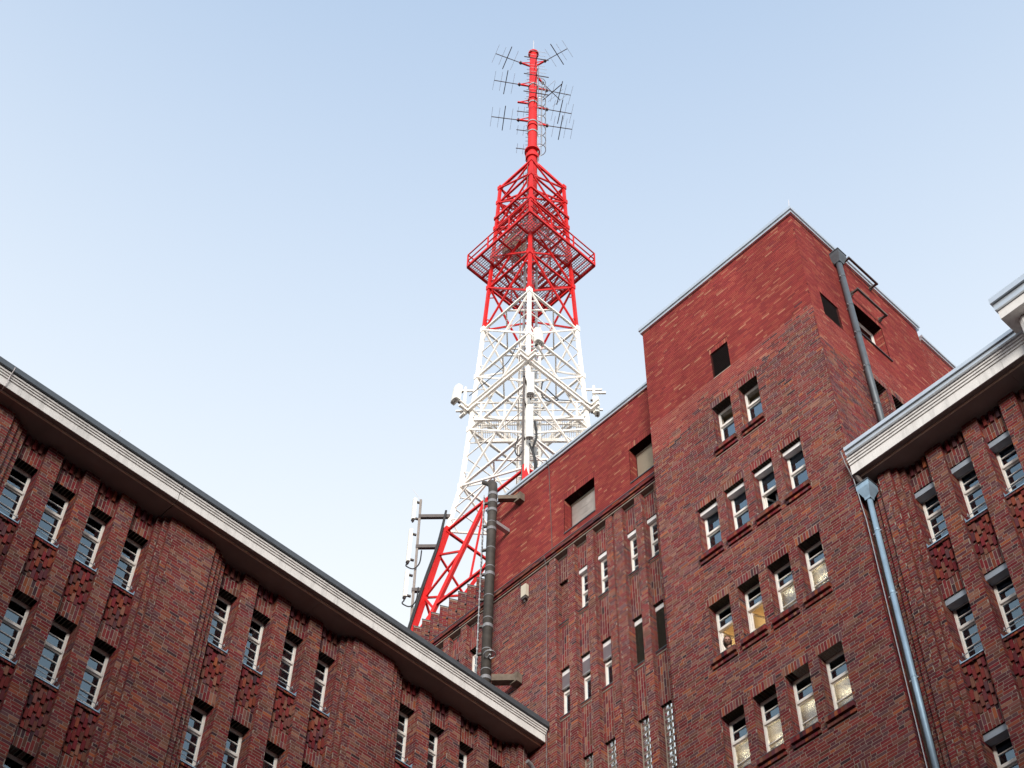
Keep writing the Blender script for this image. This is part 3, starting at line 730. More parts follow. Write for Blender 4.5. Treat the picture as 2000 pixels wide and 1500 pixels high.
# zig-zag parapet beyond the attic, folded like a screen
zz_ = MB(); zb0, zb1 = WT + .27, 35.52; NT = 14; P0 = 25.3; PW = .41
FZ = {}
zig = []
for i in range(NT):
    zig += [(22.02, P0 + i * PW + .16), (22.34, P0 + (i + 1) * PW)]
pts = [(22.34, P0)] + zig
bk = MB(); mo = MB()
for (xa, ya), (xb, yb) in zip(pts[:-1], pts[1:]):
    mo.add([(xa + .008, ya, zb0), (xb + .008, yb, zb0), (xb + .3, yb, zb0), (xa + .3, ya, zb0), (xa + .008, ya, zb1), (xb + .008, yb, zb1), (xb + .3, yb, zb1), (xa + .3, ya, zb1)],
           [(0, 1, 5, 4), (4, 5, 6, 7), (1, 2, 6, 5), (3, 0, 4, 7)])
    L = math.hypot(xb - xa, yb - ya); k = 0; z = zb0
    nx, ny = (ya - yb) / L, (xb - xa) / L
    if nx > 0: nx, ny = -nx, -ny
    while z < zb1 - .03:
        s = 0; Lb = BL / 2 if k % 2 else BL
        while s < L - .01:
            e = min(L, s + Lb); f0, f1 = s / L + .015, e / L - .015
            q = [(xa + (xb - xa) * f, ya + (yb - ya) * f) for f in (f0, f1)]; t = min(z + CO - JT, zb1)
            bk.add([(x + nx * o, y + ny * o, zc) for x, y in q for o in (0, .004) for zc in (z, t)], QUADS.tolist())
            s = e; Lb = BL
        z += CO; k += 1
zw = mo.build('zigzag_parapet', 'mortar_old', CB); o = sub(bk.build('brickwork', 'brick_old'), zw); o['kind'] = 'stuff'
k = MB()
for (xa, ya), (xb, yb) in zip(pts[:-1], pts[1:]):
    k.add([(xa - .02, ya, zb1 + .005), (xb - .02, yb, zb1 + .005), (xb + .34, yb, zb1 + .005), (xa + .34, ya, zb1 + .005), (xa - .02, ya, zb1 + .03), (xb - .02, yb, zb1 + .03), (xb + .34, yb, zb1 + .03), (xa + .34, ya, zb1 + .03)],
          [(0, 1, 5, 4), (4, 5, 6, 7), (3, 2, 1, 0)])
sub(k.build('coping', 'zinc_dark'), zw)
# solid core and roofs of the block
m = MB(); m.box((23.4, 17.4, GROUND), (33, 31, 35.0)); m.box((23.4, 17.4, 35.0), (33, 25.0, 38.2)); m.box((22.9, 13.5, GROUND), (26.6, 17.3, 39.05)); m.box((26.6, 13.0, GROUND), (33, 17.4, 38.6))
m.box((21.6, 11.9, GROUND), (22.9, 17.3, TB - .01)); m.box((22.3, 17.4, GROUND), (23.4, 31, WB - .01)); m.build('wall', 'plain_brick_core', CB)
m = MB(); m.box((21.2, 11.9, 39.06), (26.6, 17.3, 39.1)); m.box((22.2, 17.4, 38.21), (33, 25.0, 38.26)); m.box((22.2, 25.0, 35.01), (33, 31, 35.06)); m.build('roof', 'roof_felt', CB)
emit_facades(CB, [FT, FB, FW])

# ------------------------------------------------------------------ radio mast on the roof
MC = Vector((27.132, 28.648, 0)); SV = Vector((.70711, -.70711, 0)); TV = Vector((-.70711, -.70711, 0))   # SV: across the view, TV: towards it
MAST = thing('radio_mast', (MC.x, MC.y, 35.06))
tag(MAST, 'red and white steel lattice radio mast with antennas standing on the roof', 'radio mast')
_tz = [35.0, 39.28, 42.62, 44.2, 46.72, 50.2, 53.7, 57.1, 60.4, 63.0, 65.5, 67.9, 69.3]
_ta = [3.22, 2.73, 2.31, 2.10, 1.80, 1.655, 1.53, 1.415, 1.315, 1.24, 1.18, 1.13, 1.10]
def ha(z): return float(np.interp(z, _tz, _ta))
CORN = [(-1, -1), (1, -1), (1, 1), (-1, 1)]
def node(c, z): a = ha(z); return Vector((MC.x + CORN[c][0] * a, MC.y + CORN[c][1] * a, z))
def mcol(z): return 'steel_white' if 44.2 < z < 57.1 else 'steel_red'
def mpt(s, t, z): return MC + SV * s + TV * t + Vector((0, 0, z))
LEV = [35.06, 44.2, 46.72, 50.2, 53.7, 57.1, 60.4, 63.0, 65.5, 67.9, 69.3]
for c in range(4):
    for z0, z1 in zip(_tz[:-1], _tz[1:]):
        if z0 < 35.05: z0 = 35.06
        w = .20 if z1 < 44.5 else .135 if z1 < 58 else .13
        bar_obj('leg', node(c, z0 - .02), node(c, z1 + .02), w, mcol((z0 + z1) / 2), MAST, up=(0, 1, 0))
def lerp(a, b, t): return a + (b - a) * t
for f in range(4):
    c, e = f, (f + 1) % 4
    for i, (z0, z1) in enumerate(zip(LEV[:-1], LEV[1:])):
        A0, A1, B0, B1 = node(c, z0), node(c, z1), node(e, z0), node(e, z1); zc = (z0 + z1) / 2; m_ = mcol(zc)
        n_ = ((A0 - MC) + (B0 - MC)); n_.z = 0; n_.normalize()
        if i == 0:      # tall portal bracing of the base
            mid = (A1 + B1) / 2; wq = .14
            bar_obj('brace', A0.lerp(A1, .12), mid - n_ * .03, wq, m_, MAST); bar_obj('brace', B0.lerp(B1, .12), mid - n_ * .03, wq, m_, MAST)
            for (L0, L1) in ((A0, A1), (B0, B1)):
                d0 = L0.lerp(L1, .12)
                bar_obj('brace', L0.lerp(L1, .86), d0.lerp(mid, .72), .07, m_, MAST); bar_obj('brace', L0.lerp(L1, .62), d0.lerp(mid, .72), .07, m_, MAST)
                bar_obj('brace', L0.lerp(L1, .62), d0.lerp(mid, .42), .07, m_, MAST); bar_obj('brace', L0.lerp(L1, .38), d0.lerp(mid, .42), .07, m_, MAST)
            lo0, lo1 = A0.lerp(A1, .52), B0.lerp(B1, .52)
            dA, dB = A0.lerp(A1, .12).lerp(mid, .44), B0.lerp(B1, .12).lerp(mid, .44)
            bar_obj('brace', dA, dB, .09, m_, MAST)
            bar_obj('brace', dA.lerp(dB, .5), mid, .06, m_, MAST)
        else:
            wq = .07 if z0 < 57 else .08
            bar_obj('brace', A0 - n_ * .03, B1 - n_ * .03, wq, m_, MAST, h=.07); bar_obj('brace', B0 + n_ * .03, A1 + n_ * .03, wq, m_, MAST, h=.07)
            X = (A0 + A1 + B0 + B1) / 4
            if z1 - z0 > 2.4:    # redundants from the legs to the diagonals
                for (L0, L1, o0, o1) in ((A0, A1, B0, B1), (B0, B1, A0, A1)):
                    for q in (.25, .5, .75):
                        tgt = L0.lerp(o1, q / 1.0 * .5) if q < .5 else (X if q == .5 else L1.lerp(o0, (1 - q) * .5))
                        if q == .5 and z0 > 57: continue
                        bar_obj('brace', L0.lerp(L1, q), tgt, .038, m_, MAST)
        bar_obj('ring_beam', A1, B1, .095 if z1 < 58 else .09, mcol(z1 - .01), MAST, h=.09)
    # plan bracing
    for z in (46.72, 53.7, 57.1, 63.0):
        a_, b_ = (node(c, z) + node(e, z)) / 2, (node(e, z) + node((f + 2) % 4, z)) / 2
        bar_obj('brace', a_, b_, .06, mcol(z - .01), MAST)
# gusset plates on the near leg and its neighbours
for c in (0, 1, 3):
    for z in LEV[1:]:
        p = node(c, z); bar_obj('gusset', p - Vector((0, 0, .16)), p + Vector((0, 0, .16)), .20, mcol(z - .01), MAST, h=.20)
# cable tray shaft up the middle
for sx in (-.42, .42):
    for sy in (-.30, .30):
        bar_obj('shaft_post', mpt(sx, sy, 36), mpt(sx, sy, 57), .07, 'steel_white', MAST)
for z in np.arange(44.4, 56.5, .62):
    o = bar_obj('shaft_rung', mpt(-.42, .30, z), mpt(.42, .30, z), .05, 'steel_white', MAST); bar_obj('shaft_rung', mpt(-.42, -.30, z), mpt(.42, -.30, z), .05, 'steel_white', MAST)
k = MB()
for sx in (-.28, .0, .26): k.bar(mpt(sx, -.05, 36), mpt(sx, -.05, 64), .11, .05)
k.build('cable_bundle', 'galv', MAST)
# ladder beside the near leg
k = MB()
for o in (-.17, .17): k.bar(mpt(-.28 + o * .6, ha(50) * 1.1 + o, 44), mpt(-.28 + o * .6, 1.25 + o, 69), .035)
k.build('ladder', 'dark_steel', MAST)
def platform(z, h, rail, m_, grate=True, step=.11):
    P = [Vector((MC.x + x * h, MC.y + y * h, z)) for x, y in CORN]
    for i in range(4):
        bar_obj('platform_beam', P[i], P[(i + 1) % 4], .09, m_, MAST, h=.16)
        bar_obj('platform_beam', P[i].lerp(P[(i + 1) % 4], .22), P[(i + 3) % 4].lerp(P[(i + 2) % 4], .22), .08, m_, MAST, h=.12)
        bar_obj('platform_beam', P[i].lerp(P[(i + 1) % 4], .5), P[(i + 3) % 4].lerp(P[(i + 2) % 4], .5), .07, m_, MAST, h=.1) if i < 2 else None
        if rail:
            for q in (.5, 1.0): bar_obj('handrail', P[i] + Vector((0, 0, q)), P[(i + 1) % 4] + Vector((0, 0, q)), .05, m_, MAST)
            for q in (0, .33, .67):
                b_ = P[i].lerp(P[(i + 1) % 4], q); bar_obj('rail_post', b_, b_ + Vector((0, 0, 1.02)), .055, m_, MAST)
    if grate:
        k = MB(); x = -h + .06
        while x < h:
            for (y0, y1) in ((-h, h),):
                k.box((MC.x + x, MC.y - h + .05, z + .085), (MC.x + x + .035, MC.y + h - .05, z + .10)); k.box((MC.x - h + .05, MC.y + x, z + .10), (MC.x + h - .05, MC.y + x + .02, z + .115))
            x += step
        k.build('grating', 'grating', MAST)
platform(62.2, 2.05, True, 'steel_red'); platform(66.4, 1.25, False, 'steel_red')
k = MB(); k.box((MC.x - .9, MC.y + .25, 63.4), (MC.x - .1, MC.y + 1.0, 64.4)); k.build('equipment_box', 'wood_box', MAST)
# walkway at the white level, running across from leg to leg, with brackets for antennas
for t in (-.55, .55):
    bar_obj('walkway_beam', mpt(-2.15, t, 50.15), mpt(2.15, t, 50.15), .09, 'steel_white', MAST, h=.2); bar_obj('walkway_beam', mpt(-2.1, t, 51.2), mpt(2.1, t, 51.2), .06, 'steel_white', MAST)
    bar_obj('walkway_beam', mpt(-2.1, t, 50.7), mpt(2.1, t, 50.7), .045, 'steel_white', MAST)
    for s in (-1.9, -.95, .95, 1.9): bar_obj('rail_post', mpt(s, t, 50.15), mpt(s, t, 51.25), .06, 'steel_white', MAST)
k = MB(); s = -2.1
while s < 2.1:
    k.bar(mpt(s, -.5, 50.27), mpt(s, .5, 50.27), .02, .012); s += .09
k.build('grating', 'steel_white', MAST)
a51 = ha(51.5) + .14; P51 = [Vector((MC.x + x * a51, MC.y + y * a51, 51.4)) for x, y in CORN]
for i in range(4):
    for o, w in ((0, .11), (.30, .07)):
        p, q = P51[i] + Vector((0, 0, o)), P51[(i + 1) % 4] + Vector((0, 0, o)); d_ = (q - p).normalized()
        bar_obj('ring_beam', p - d_ * .45, q + d_ * .45, w, 'steel_white', MAST, h=w)
# top tube with flanges, cage hoops and rungs
k = MB(); k.tube([(MC.x, MC.y, 66.4), (MC.x, MC.y, 72.4), (MC.x, MC.y, 78.6), (MC.x, MC.y, 84.45)], [.26, .25, .225, .205], 20); tube = k.build('mast_tube', 'steel_red', MAST, True)
for z, r, h in ((84.45, .30, .10), (78.7, .28, .12), (75.6, .29, .12), (72.9, .40, .12), (72.2, .34, .35), (70.2, .32, .15)):
    k = MB(); k.tube([(MC.x, MC.y, z), (MC.x, MC.y, z + h)], r, 20); sub(k.build('flange', 'steel_red'), tube)
k = MB(); k.tube([(MC.x, MC.y, 84.5), (MC.x, MC.y, 84.9)], .05, 8); k.tube([(MC.x, MC.y, 84.9), (MC.x, MC.y, 86.3)], .018, 6); sub(k.build('lightning_rod', 'rod_pale'), tube)
for c in range(4):
    bar_obj('brace', node(c, 69.3), Vector((MC.x, MC.y, 72.2)), .12, 'steel_red', MAST); bar_obj('brace', node(c, 67.9), Vector((MC.x, MC.y, 69.2)), .08, 'steel_red', MAST)
def hoop(cn, r, a0, a1, z, n=14):
    return [(cn.x + r * math.cos(a0 + (a1 - a0) * i / n), cn.y + r * math.sin(a0 + (a1 - a0) * i / n), z) for i in range(n + 1)]
lad = MC + SV * .34 - TV * .10
for z in (74.4, 75.5, 76.6, 77.7, 78.8, 79.9, 81.0, 73.4):
    k = MB(); pts_ = hoop(lad, .34, -2.6, 1.2, z); k.tube(pts_, .022, 5); sub(k.build('cage_hoop', 'galv'), tube)
k = MB()
for a in (-1.9, -.7, .5):
    k.bar((lad.x + .34 * math.cos(a), lad.y + .34 * math.sin(a), 73.4), (lad.x + .34 * math.cos(a), lad.y + .34 * math.sin(a), 81), .025)
for o in (-.12, .12): k.bar(mpt(.30, o, 70), mpt(.26, o, 83), .03)
for z in np.arange(70.2, 83, .3): k.bar(mpt(.29, -.12, z), mpt(.29, .12, z), .02)
sub(k.build('cage_bars', 'galv'), tube)
for z in np.arange(70.3, 84, .42):     # step bolts on the far side
    k = MB(); k.bar(mpt(-.2, .05, z), mpt(-.36, .05, z), .02); sub(k.build('step_bolt', 'rod_dark'), tube)
for z in (80.3, 78.2, 76.0, 74.9):
    k = MB(); k.tube([(MC.x, MC.y, z), (MC.x, MC.y, z + .10)], .272, 20); sub(k.build('clamp_band', 'galv'), tube)
# yagi antennas: red bracket arm, boom, one dark dipole and pale parasitic rods
def yagi(s, t, z, r0, reach, els=((.22, .62, 0), (.52, .72, 1), (.72, .58, 0), (1.0, .58, 0)), armed=True):
    d = (SV * s + TV * t).normalized(); n_ = Vector((-d.y, d.x, 0)); o = MC + Vector((0, 0, z))
    ant = bar_obj('yagi_antenna', o + d * r0, o + d * reach, .035, 'rod_dark', MAST)
    if armed:
        bar_obj('bracket_arm', o + d * .2, o + d * (r0 + .02), .085, 'steel_red', MAST); bar_obj('bracket_arm', o + d * .2 + Vector((0, 0, .45)), o + d * (r0 - .1) + Vector((0, 0, .04)), .04, 'steel_red', MAST)
        bar_obj('bracket_clamp', o + d * (r0 - .06) - Vector((0, 0, .08)), o + d * (r0 - .06) + Vector((0, 0, .08)), .13, 'rod_dark', MAST)
    for f_, hl, dark in els:
        p = o + d * (r0 + (reach - r0) * f_)
        k = MB(); k.bar(p - n_ * hl, p + n_ * hl, .042 if dark else .014); e_ = k.build('element', 'rod_dark' if dark else 'rod_pale'); e_.parent = ant
        e_.matrix_parent_inverse = (ABS[MAST.name] @ ABS[MAST.name].inverted() @ ant.matrix_basis).inverted()
for s, t, z, reach in ((-1, .42, 82.8, 2.25), (-1, .2, 80.4, 2.15), (-1, .155, 76.3, 2.18), (1, .58, 82.8, 2.2), (1, -.24, 80.3, 2.1), (1, -.21, 78.0, 2.1), (1, -.18, 76.1, 2.1), (1, -1.1, 82.0, 2.2)):
    yagi(s, t, z, .82, reach)
for z in (81.9, 79.8, 77.7): yagi(.2, 1, z, .30, 1.4, els=((.25, .55, 0), (.62, .68, 1), (.8, .5, 0), (1.0, .5, 0)), armed=False)
bar_obj('bracket_arm', mpt(-.2, .02, 78.35), mpt(-.82, .12, 78.35), .085, 'steel_red', MAST); bar_obj('bracket_arm', mpt(-.2, .02, 78.75), mpt(-.75, .1, 78.4), .04, 'steel_red', MAST)
for z in (77.3, 75.2, 73.2): yagi(-1, .15, z, .22, .85, els=((.4, .30, 0), (.9, .28, 0)), armed=False)
# sector panels: on the near leg, on the corners and on the outrigger pole at the left
def panel_antenna(p, w, d_, h, face, tilt=0, name='panel_antenna', cyl=False):
    f_ = face.normalized(); sd = Vector((0, 0, 1)).cross(f_).normalized(); up = f_.cross(sd); up = Quaternion(sd, tilt) @ up; f2 = Quaternion(sd, tilt) @ f_
    k = MB(); n = 12; prof = []
    for i in range(n):       # rounded-front shell
        a = math.pi * i / (n - 1); prof.append((math.cos(a) * w / 2, math.sin(a) ** .6 * d_ * .55))
    prof += [(-w / 2, -d_ * .45), (w / 2, -d_ * .45)]
    vs_ = [tuple(p + sd * x + f2 * y + up * zz) for zz in (-h / 2, h / 2) for x, y in prof]; N = len(prof)
    k.add(vs_, [(i, (i + 1) % N, N + (i + 1) % N, N + i) for i in range(N)] + [tuple(range(N - 1, -1, -1)), tuple(range(N, 2 * N))])
    o = k.build(name, 'antenna_shell', MAST)
    for q in (-.4, .4):
        c_ = p + up * (h * q) - f2 * (d_ * .45); k = MB(); k.bar(c_, c_ - f2 * .16, .07); sub_rel(k.build('mount', 'dark_steel'), o)
    for i in range(3): k = MB(); k.bar(p + sd * (w * .25 * (i - 1)) - up * (h / 2), p + sd * (w * .25 * (i - 1)) - up * (h / 2 + .09), .035); sub_rel(k.build('connector', 'dark_steel'), o)
    return o
def sub_rel(o, parent): o.parent = parent; o.matrix_parent_inverse = Matrix(); return o
def cable(pts_, r, parent, name='cable'):
    k = MB(); P_ = [Vector(p) for p in pts_]; out = []
    for i in range(len(P_) - 1):
        p0, p1, p2, p3 = P_[max(i - 1, 0)], P_[i], P_[i + 1], P_[min(i + 2, len(P_) - 1)]
        for j in range(6):
            t = j / 6; out.append(.5 * ((2 * p1) + (p2 - p0) * t + (2 * p0 - 5 * p1 + 4 * p2 - p3) * t * t + (3 * p1 - p0 - 3 * p2 + p3) * t ** 3))
    out.append(P_[-1]); k.tube(out, r, 6); return k.build(name, 'cable', parent, True)
nt = 2.95
bar_obj('antenna_pole', mpt(-.14, nt - .05, 43.0), mpt(-.14, nt - .2, 50.2), .085, 'dark_steel', MAST)
for z in (44.0, 46.2, 48.4, 49.9): bar_obj('bracket_arm', mpt(0, ha(z) * 1.3, z), mpt(-.14, nt - .1, z), .06, 'dark_steel', MAST)
panel_antenna(mpt(.10, nt + .1, 46.75), .28, .15, 1.9, TV); panel_antenna(mpt(.12, nt, 49.15), .30, .26, 1.5, TV, -.1); panel_antenna(mpt(.02, nt + .12, 44.1), .19, .12, 1.5, TV)
panel_antenna(mpt(.42, 2.35, 53.2), .40, .22, .95, TV + SV * .9, -.1)
panel_antenna(mpt(-2.95, .25, 52.2), .42, .24, 1.0, TV - SV * 1.2, -.1); panel_antenna(mpt(2.72, -.05, 51.7), .30, .20, 1.0, SV, 0)
for s in (-1, 1):
    bar_obj('antenna_pole', mpt(s * 2.62, 0, 51.2), mpt(s * 2.62, 0, 53.0), .08, 'steel_white', MAST)
    for z in (51.4, 52.75): bar_obj('bracket_arm', mpt(s * (ha(z) * 1.414), 0, z), mpt(s * 2.95, 0, z), .07, 'steel_white', MAST)
bar_obj('bracket_arm', mpt(2.55, .1, 52.4), mpt(3.1, .1, 52.4), .09, 'steel_white', MAST)
cable([mpt(.55, .6, 52.6), mpt(.5, .9, 51.3), mpt(.75, 1.0, 50.7), mpt(1.15, .9, 50.9), mpt(1.0, .8, 51.3), mpt(.7, .7, 51.9)], .028, MAST)
cable([mpt(1.15, .9, 50.9), mpt(1.6, .7, 51.1), mpt(2.2, .3, 51.5), mpt(2.6, .1, 51.5)], .02, MAST)
cable([mpt(-.30, nt, 46.0), mpt(-.42, nt, 45.3), mpt(-.30, nt, 44.9), mpt(-.1, nt - .1, 45.4)], .025, MAST)
cable([mpt(.28, nt, 46.9), mpt(.35, nt - .2, 46.3), mpt(.22, nt - .3, 45.6), mpt(.34, nt - .3, 44.8), mpt(.36, nt - .3, 43.2)], .045, MAST)
cable([mpt(.10, nt, 45.6), mpt(.24, nt - .1, 45.1), mpt(.30, nt - .2, 44.5), mpt(.33, nt - .2, 43.2)], .04, MAST)
cable([mpt(-.5, 1.9, 53.2), mpt(-.8, 2.0, 52.0), mpt(-1.4, 1.5, 51.75), mpt(-2.4, .5, 51.75)], .018, MAST)
# outrigger pole at the left leg
bar_obj('antenna_pole', mpt(-3.97, 0, 39.3), mpt(-4.02, 0, 45.95), .085, 'pole_brown', MAST)
for z in (45.0, 43.35, 41.1): bar_obj('bracket_arm', mpt(-ha(z) * 1.414, 0, z), mpt(-4.05, 0, z), .12, 'dark_steel', MAST, h=.16)
for s, z, h in ((-4.24, 45.35, 1.15), (-4.28, 43.35, 1.7), (-4.27, 41.35, 1.3)):
    panel_antenna(mpt(s, .05, z), .20, .13, h, TV * .4 - SV)
for z, h in ((42.5, .5), (40.6, .4)):
    cable([mpt(-4.28, .0, z), mpt(-4.32, .1, z - .25), mpt(-4.05, .1, z - .4), mpt(-3.85, .1, z - .1), mpt(-3.82, .05, z + .6)], .025, MAST)
for o in (0, .05):
    cable([mpt(-ha(44.6) * 1.414 - .12 - o * .4, .12, 45.2), mpt(-ha(43.5) * 1.414 - .10 - o, .14, 43.4), mpt(-ha(41.6) * 1.414 - .10 - o, .14, 41.6), mpt(-ha(40) * 1.414 - .10 - o, .14, 40), mpt(-ha(37.6) * 1.414 - .10 - o, .14, 37.6)], .034, MAST)
k = MB(); k.bar(mpt(-4.0, 0, 45.9), mpt(-4.35, .05, 46.5), .012); k.build('whip_aerial', 'rod_pale', MAST)

# ------------------------------------------------------------------ flue pipe with its ladder
FX, FY = 21.42, 24.20
FL_ = thing('flue_pipe', (FX, FY, 28.1)); tag(FL_, 'tall dark banded flue pipe standing off the brick wall on horizontal struts', 'pipe')
k = MB(); k.tube([(FX, FY, 28.1), (FX, FY, 38.05), (FX - .02, FY, 38.25), (FX - .06, FY + .02, 38.36)], [.142, .142, .147, .11], 18); fp = k.build('pipe', 'flue_dark', FL_, True)
k = MB(); k.tube([(FX - .03, FY + .05, 38.25), (FX - .10, FY + .22, 38.45), (FX - .12, FY + .32, 38.55)], [.07, .07, .075], 10); sub(k.build('spout', 'flue_dark'), fp)
for i, z in enumerate((28.6, 29.35, 30.1, 30.45, 31.2, 32.05, 32.4, 33.3, 34.15, 34.5, 35.3, 36.1, 36.45, 36.95, 37.35, 37.7)):
    k = MB(); big = i % 3 == 2 or i > 12; k.tube([(FX, FY, z), (FX, FY, z + (.12 if big else .03))], .154 if big else .149, 18); sub(k.build('band', 'galv_dull'), fp)
for z, wdt, mt in ((37.62, .16, 'concrete_beam'), (30.15, .22, 'concrete_beam')):
    bar_obj('strut', (FX + .12, FY - .11, z), (22.0, 23.62, z), wdt, mt, FL_); bar_obj('anchor_plate', (22.0, 23.62, z - .16), (22.0, 23.62, z + .16), .26, mt, FL_, h=.2)
bar_obj('strut', (FX + .1, FY, 36.6), (22.08, FY - .02, 36.6), .14, 'galv', FL_)
k = MB(); k.tube(hoop(Vector((FX - .1, FY - .25, 0)), .16, 0, 6.28, 30.85, 18), .02, 6); k.tube([(FX - .1, FY - .25, 30.85), (FX, FY, 30.85)], .03, 6); k.build('ring_bracket', 'galv', FL_)
LA = thing('cable_ladder', (FX - .25, FY + .32, 28.1)); tag(LA, 'narrow galvanised cable ladder clamped along the dark flue pipe', 'ladder')
lx, ly = FX - .17, FY + .20
for o in (-.065, .065): bar_obj('rail', (lx + o, ly + o, 28.1), (lx + o, ly + o, 37.7), .022, 'galv', LA)
for i, z in enumerate(np.arange(28.2, 37.65, .16)):
    bar_obj('rung', (lx - .065, ly - .065, z), (lx + .065, ly + .065, z + (.10 if i % 2 else -.0)), .05, 'galv' if i % 2 else 'dark_steel', LA)
for z in np.arange(29.0, 37.6, 1.05): bar_obj('clamp', (lx, ly, z), (FX - .1, FY + .1, z), .07, 'dark_steel', LA)

# ------------------------------------------------------------------ rainwater pipes
def downpipe(name, label, F, u, ztop, zbot, d, r, mat, collars, hop, elbow=False):
    T = thing(name, F.P(u, d, zbot)); tag(T, label, 'drainpipe', 'rainwater pipes on the brick walls')
    k = MB(); k.tube([F.P(u, d, zbot), F.P(u, d, ztop)], r, 16); p = k.build('pipe', mat, T, True)
    for z in collars:
        k = MB(); k.tube([F.P(u, d, z), F.P(u, d, z + .05)], r * 1.1, 16); sub(k.build('collar', mat), p)
        k = MB(); k.bar(F.P(u - r * 1.7, d, z - .03), F.P(u + r * 1.7, d, z - .03), .03); k.bar(F.P(u, d, z - .03), F.P(u, 0, z - .03), .03); sub(k.build('clip', 'galv'), p)
    if hop:
        w, h = hop; k = MB()
        q = [(w * .5, 0.0), (w * .5, -h * .38), (r * 1.25, -h * .95), (r * 1.15, -h * 1.12)]
        vs_ = []; 
        for hw, dz in q: vs_ += [F.P(u + sx * hw, d + sy * hw, ztop + h + dz) for sx, sy in ((-1, -1), (1, -1), (1, 1), (-1, 1))]
        k.add(vs_, [(4 * i + j, 4 * i + (j + 1) % 4, 4 * i + 4 + (j + 1) % 4, 4 * i + 4 + j) for i in range(3) for j in range(4)])
        hp = k.build('hopper', mat, T)
        k = MB()
        for sx, sy, ax in ((-1, 0, 0), (1, 0, 0), (0, -1, 1), (0, 1, 1)):
            c0 = (u + sx * w * .5 - (w * .52 if ax else 0), d + sy * w * .5 - (0 if ax else w * .52)); c1 = (u + sx * w * .5 + (w * .52 if ax else 0), d + sy * w * .5 + (0 if ax else w * .52))
            k.bar(F.P(*c0, ztop + h), F.P(*c1, ztop + h), .03)
        sub(k.build('rim', 'zinc_dark'), hp)
    return T, p
T1, p1 = downpipe('drainpipe', 'shiny bluish zinc drainpipe with hopper between tower block and right wing', FR, 11.54, 26.86, 17.0, .11, .062, 'zinc', (25.8, 23.9, 21.6, 19.3), (.34, .42))
k = MB(); k.tube([FR.P(11.62, .30, 27.58), FR.P(11.60, .24, 27.45), FR.P(11.55, .16, 27.26)], .06, 10); k.build('outlet_spout', 'dark_steel', T1)
T2, p2 = downpipe('drainpipe', 'grey drainpipe with hopper running down the tower flank', FB, 22.83, 38.35, 28.6, .13, .085, 'zinc_dark', (37.6, 36.2, 34.9, 33.4, 31.8, 30.2), (.36, .40))
k = MB(); k.tube([FB.P(22.86, .12, 38.8), FB.P(23.0, .02, 39.0), FB.P(23.12, .02, 39.05)], .055, 10); k.build('outlet_spout', 'dark_steel', T2)
T3, p3 = downpipe('drainpipe', 'short drainpipe in the dark corner under the left eaves', FL, 22.02, 26.55, 18.5, .12, .055, 'zinc', (25.9, 24.2), None)
k = MB(); k.tube([FL.P(22.02, .12, 26.5), FL.P(22.02, .12, 26.66), FL.P(21.9, .14, 26.74), FL.P(21.75, .16, 26.76)], .06, 10); k.build('elbow', 'galv', T3)

# ------------------------------------------------------------------ lightning wires, rails, small fittings
def wire(name, label, pts_, r, mat='galv', clips=(), grp='lightning conductors'):
    k = MB(); k.tube(pts_, r, 6); o = k.build(name, mat); o['label'] = label; o['category'] = 'wire'; o['group'] = grp; return o
wire('lightning_conductor', 'thin pale wire running down beside the zinc drainpipe on the right', [FR.P(11.68, .61, 28.2), FR.P(11.70, .50, 27.9), FR.P(11.70, .30, 27.5), FR.P(11.70, .24, 26.9), FR.P(11.68, .20, 26.2), FR.P(11.67, .19, 17)], .011)
wire('lightning_conductor', 'pale wire crossing the white eaves at the far left', [FL.P(6.02, .62, 27.9), FL.P(6.02, .585, 27.8), FL.P(6.02, .52, 27.7), FL.P(6.02, .475, 27.38), FL.P(6.02, .3, 27.375), FL.P(6.02, -.12, 27.36)], .011, 'rod_pale')
wire('lightning_conductor', 'dark wire clipped down the red attic wall left of the sagging shutter', [FW.P(22.42, .14, 38.4), FW.P(22.40, .03, 38.1), FW.P(22.28, .03, 34.3)], .012, 'dark_steel')
wire('lightning_conductor', 'pale wire down the stepped joint where the left eaves end', [FW.P(22.53, .12, 34.2), FW.P(22.53, .02, 33.8), FW.P(22.53, .02, 27.9), FW.P(22.5, .05, 21)], .007, 'galv_dull')
for n_, p, l_ in (('lightning_rod', (20.97, 11.68, 39.3), 'tiny lightning rod at the apex of the tower roof'), ('lightning_rod', (8.75, 22.62, 27.95), 'tiny lightning rod standing on the left eaves'), ('lightning_rod', (24.9, 11.72, 39.3), 'tiny lightning rod on the tower flank coping')):
    k = MB(); k.bar(p, (p[0] + .03, p[1] - .02, p[2] + .42), .012); o = k.build(n_, 'rod_pale'); tag(o, l_, 'rod', 'small lightning rods')
for z, l_ in ((38.95, 'upper dark steel rail bracketed off the tower flank coping'), (37.35, 'lower dark steel rail bracketed off the wall above the flank window')):
    T = thing('wall_rail', FB.P(23.9, 0, z)); tag(T, l_, 'rail', 'steel rails on the tower flank')
    bar_obj('bar', FB.P(23.22, .26, z), FB.P(24.53, .26, z), .06, 'dark_steel', T)
    for u in (23.255, 24.495):
        bar_obj('bracket', FB.P(u, -.0, z), FB.P(u, .26, z), .055, 'dark_steel', T); bar_obj('base_plate', FB.P(u, .012, z - .1), FB.P(u, .012, z + .1), .16, 'dark_steel', T, h=.02)
T = thing('wall_box', FW.P(23.37, 0, 33.2)); tag(T, 'small white weathered box fixed high on the blank brick wall', 'box')
k = MB(); FW.box(k, 23.27, 23.47, 0, .12, 33.16, 33.62); k.build('housing', 'blind_beige', T)
k = MB(); FW.box(k, 23.29, 23.45, .02, .10, 33.08, 33.155); k.bar(FW.P(23.37, .06, 33.04), FW.P(23.37, .06, 32.95), .04); k.build('base', 'dark_steel', T)
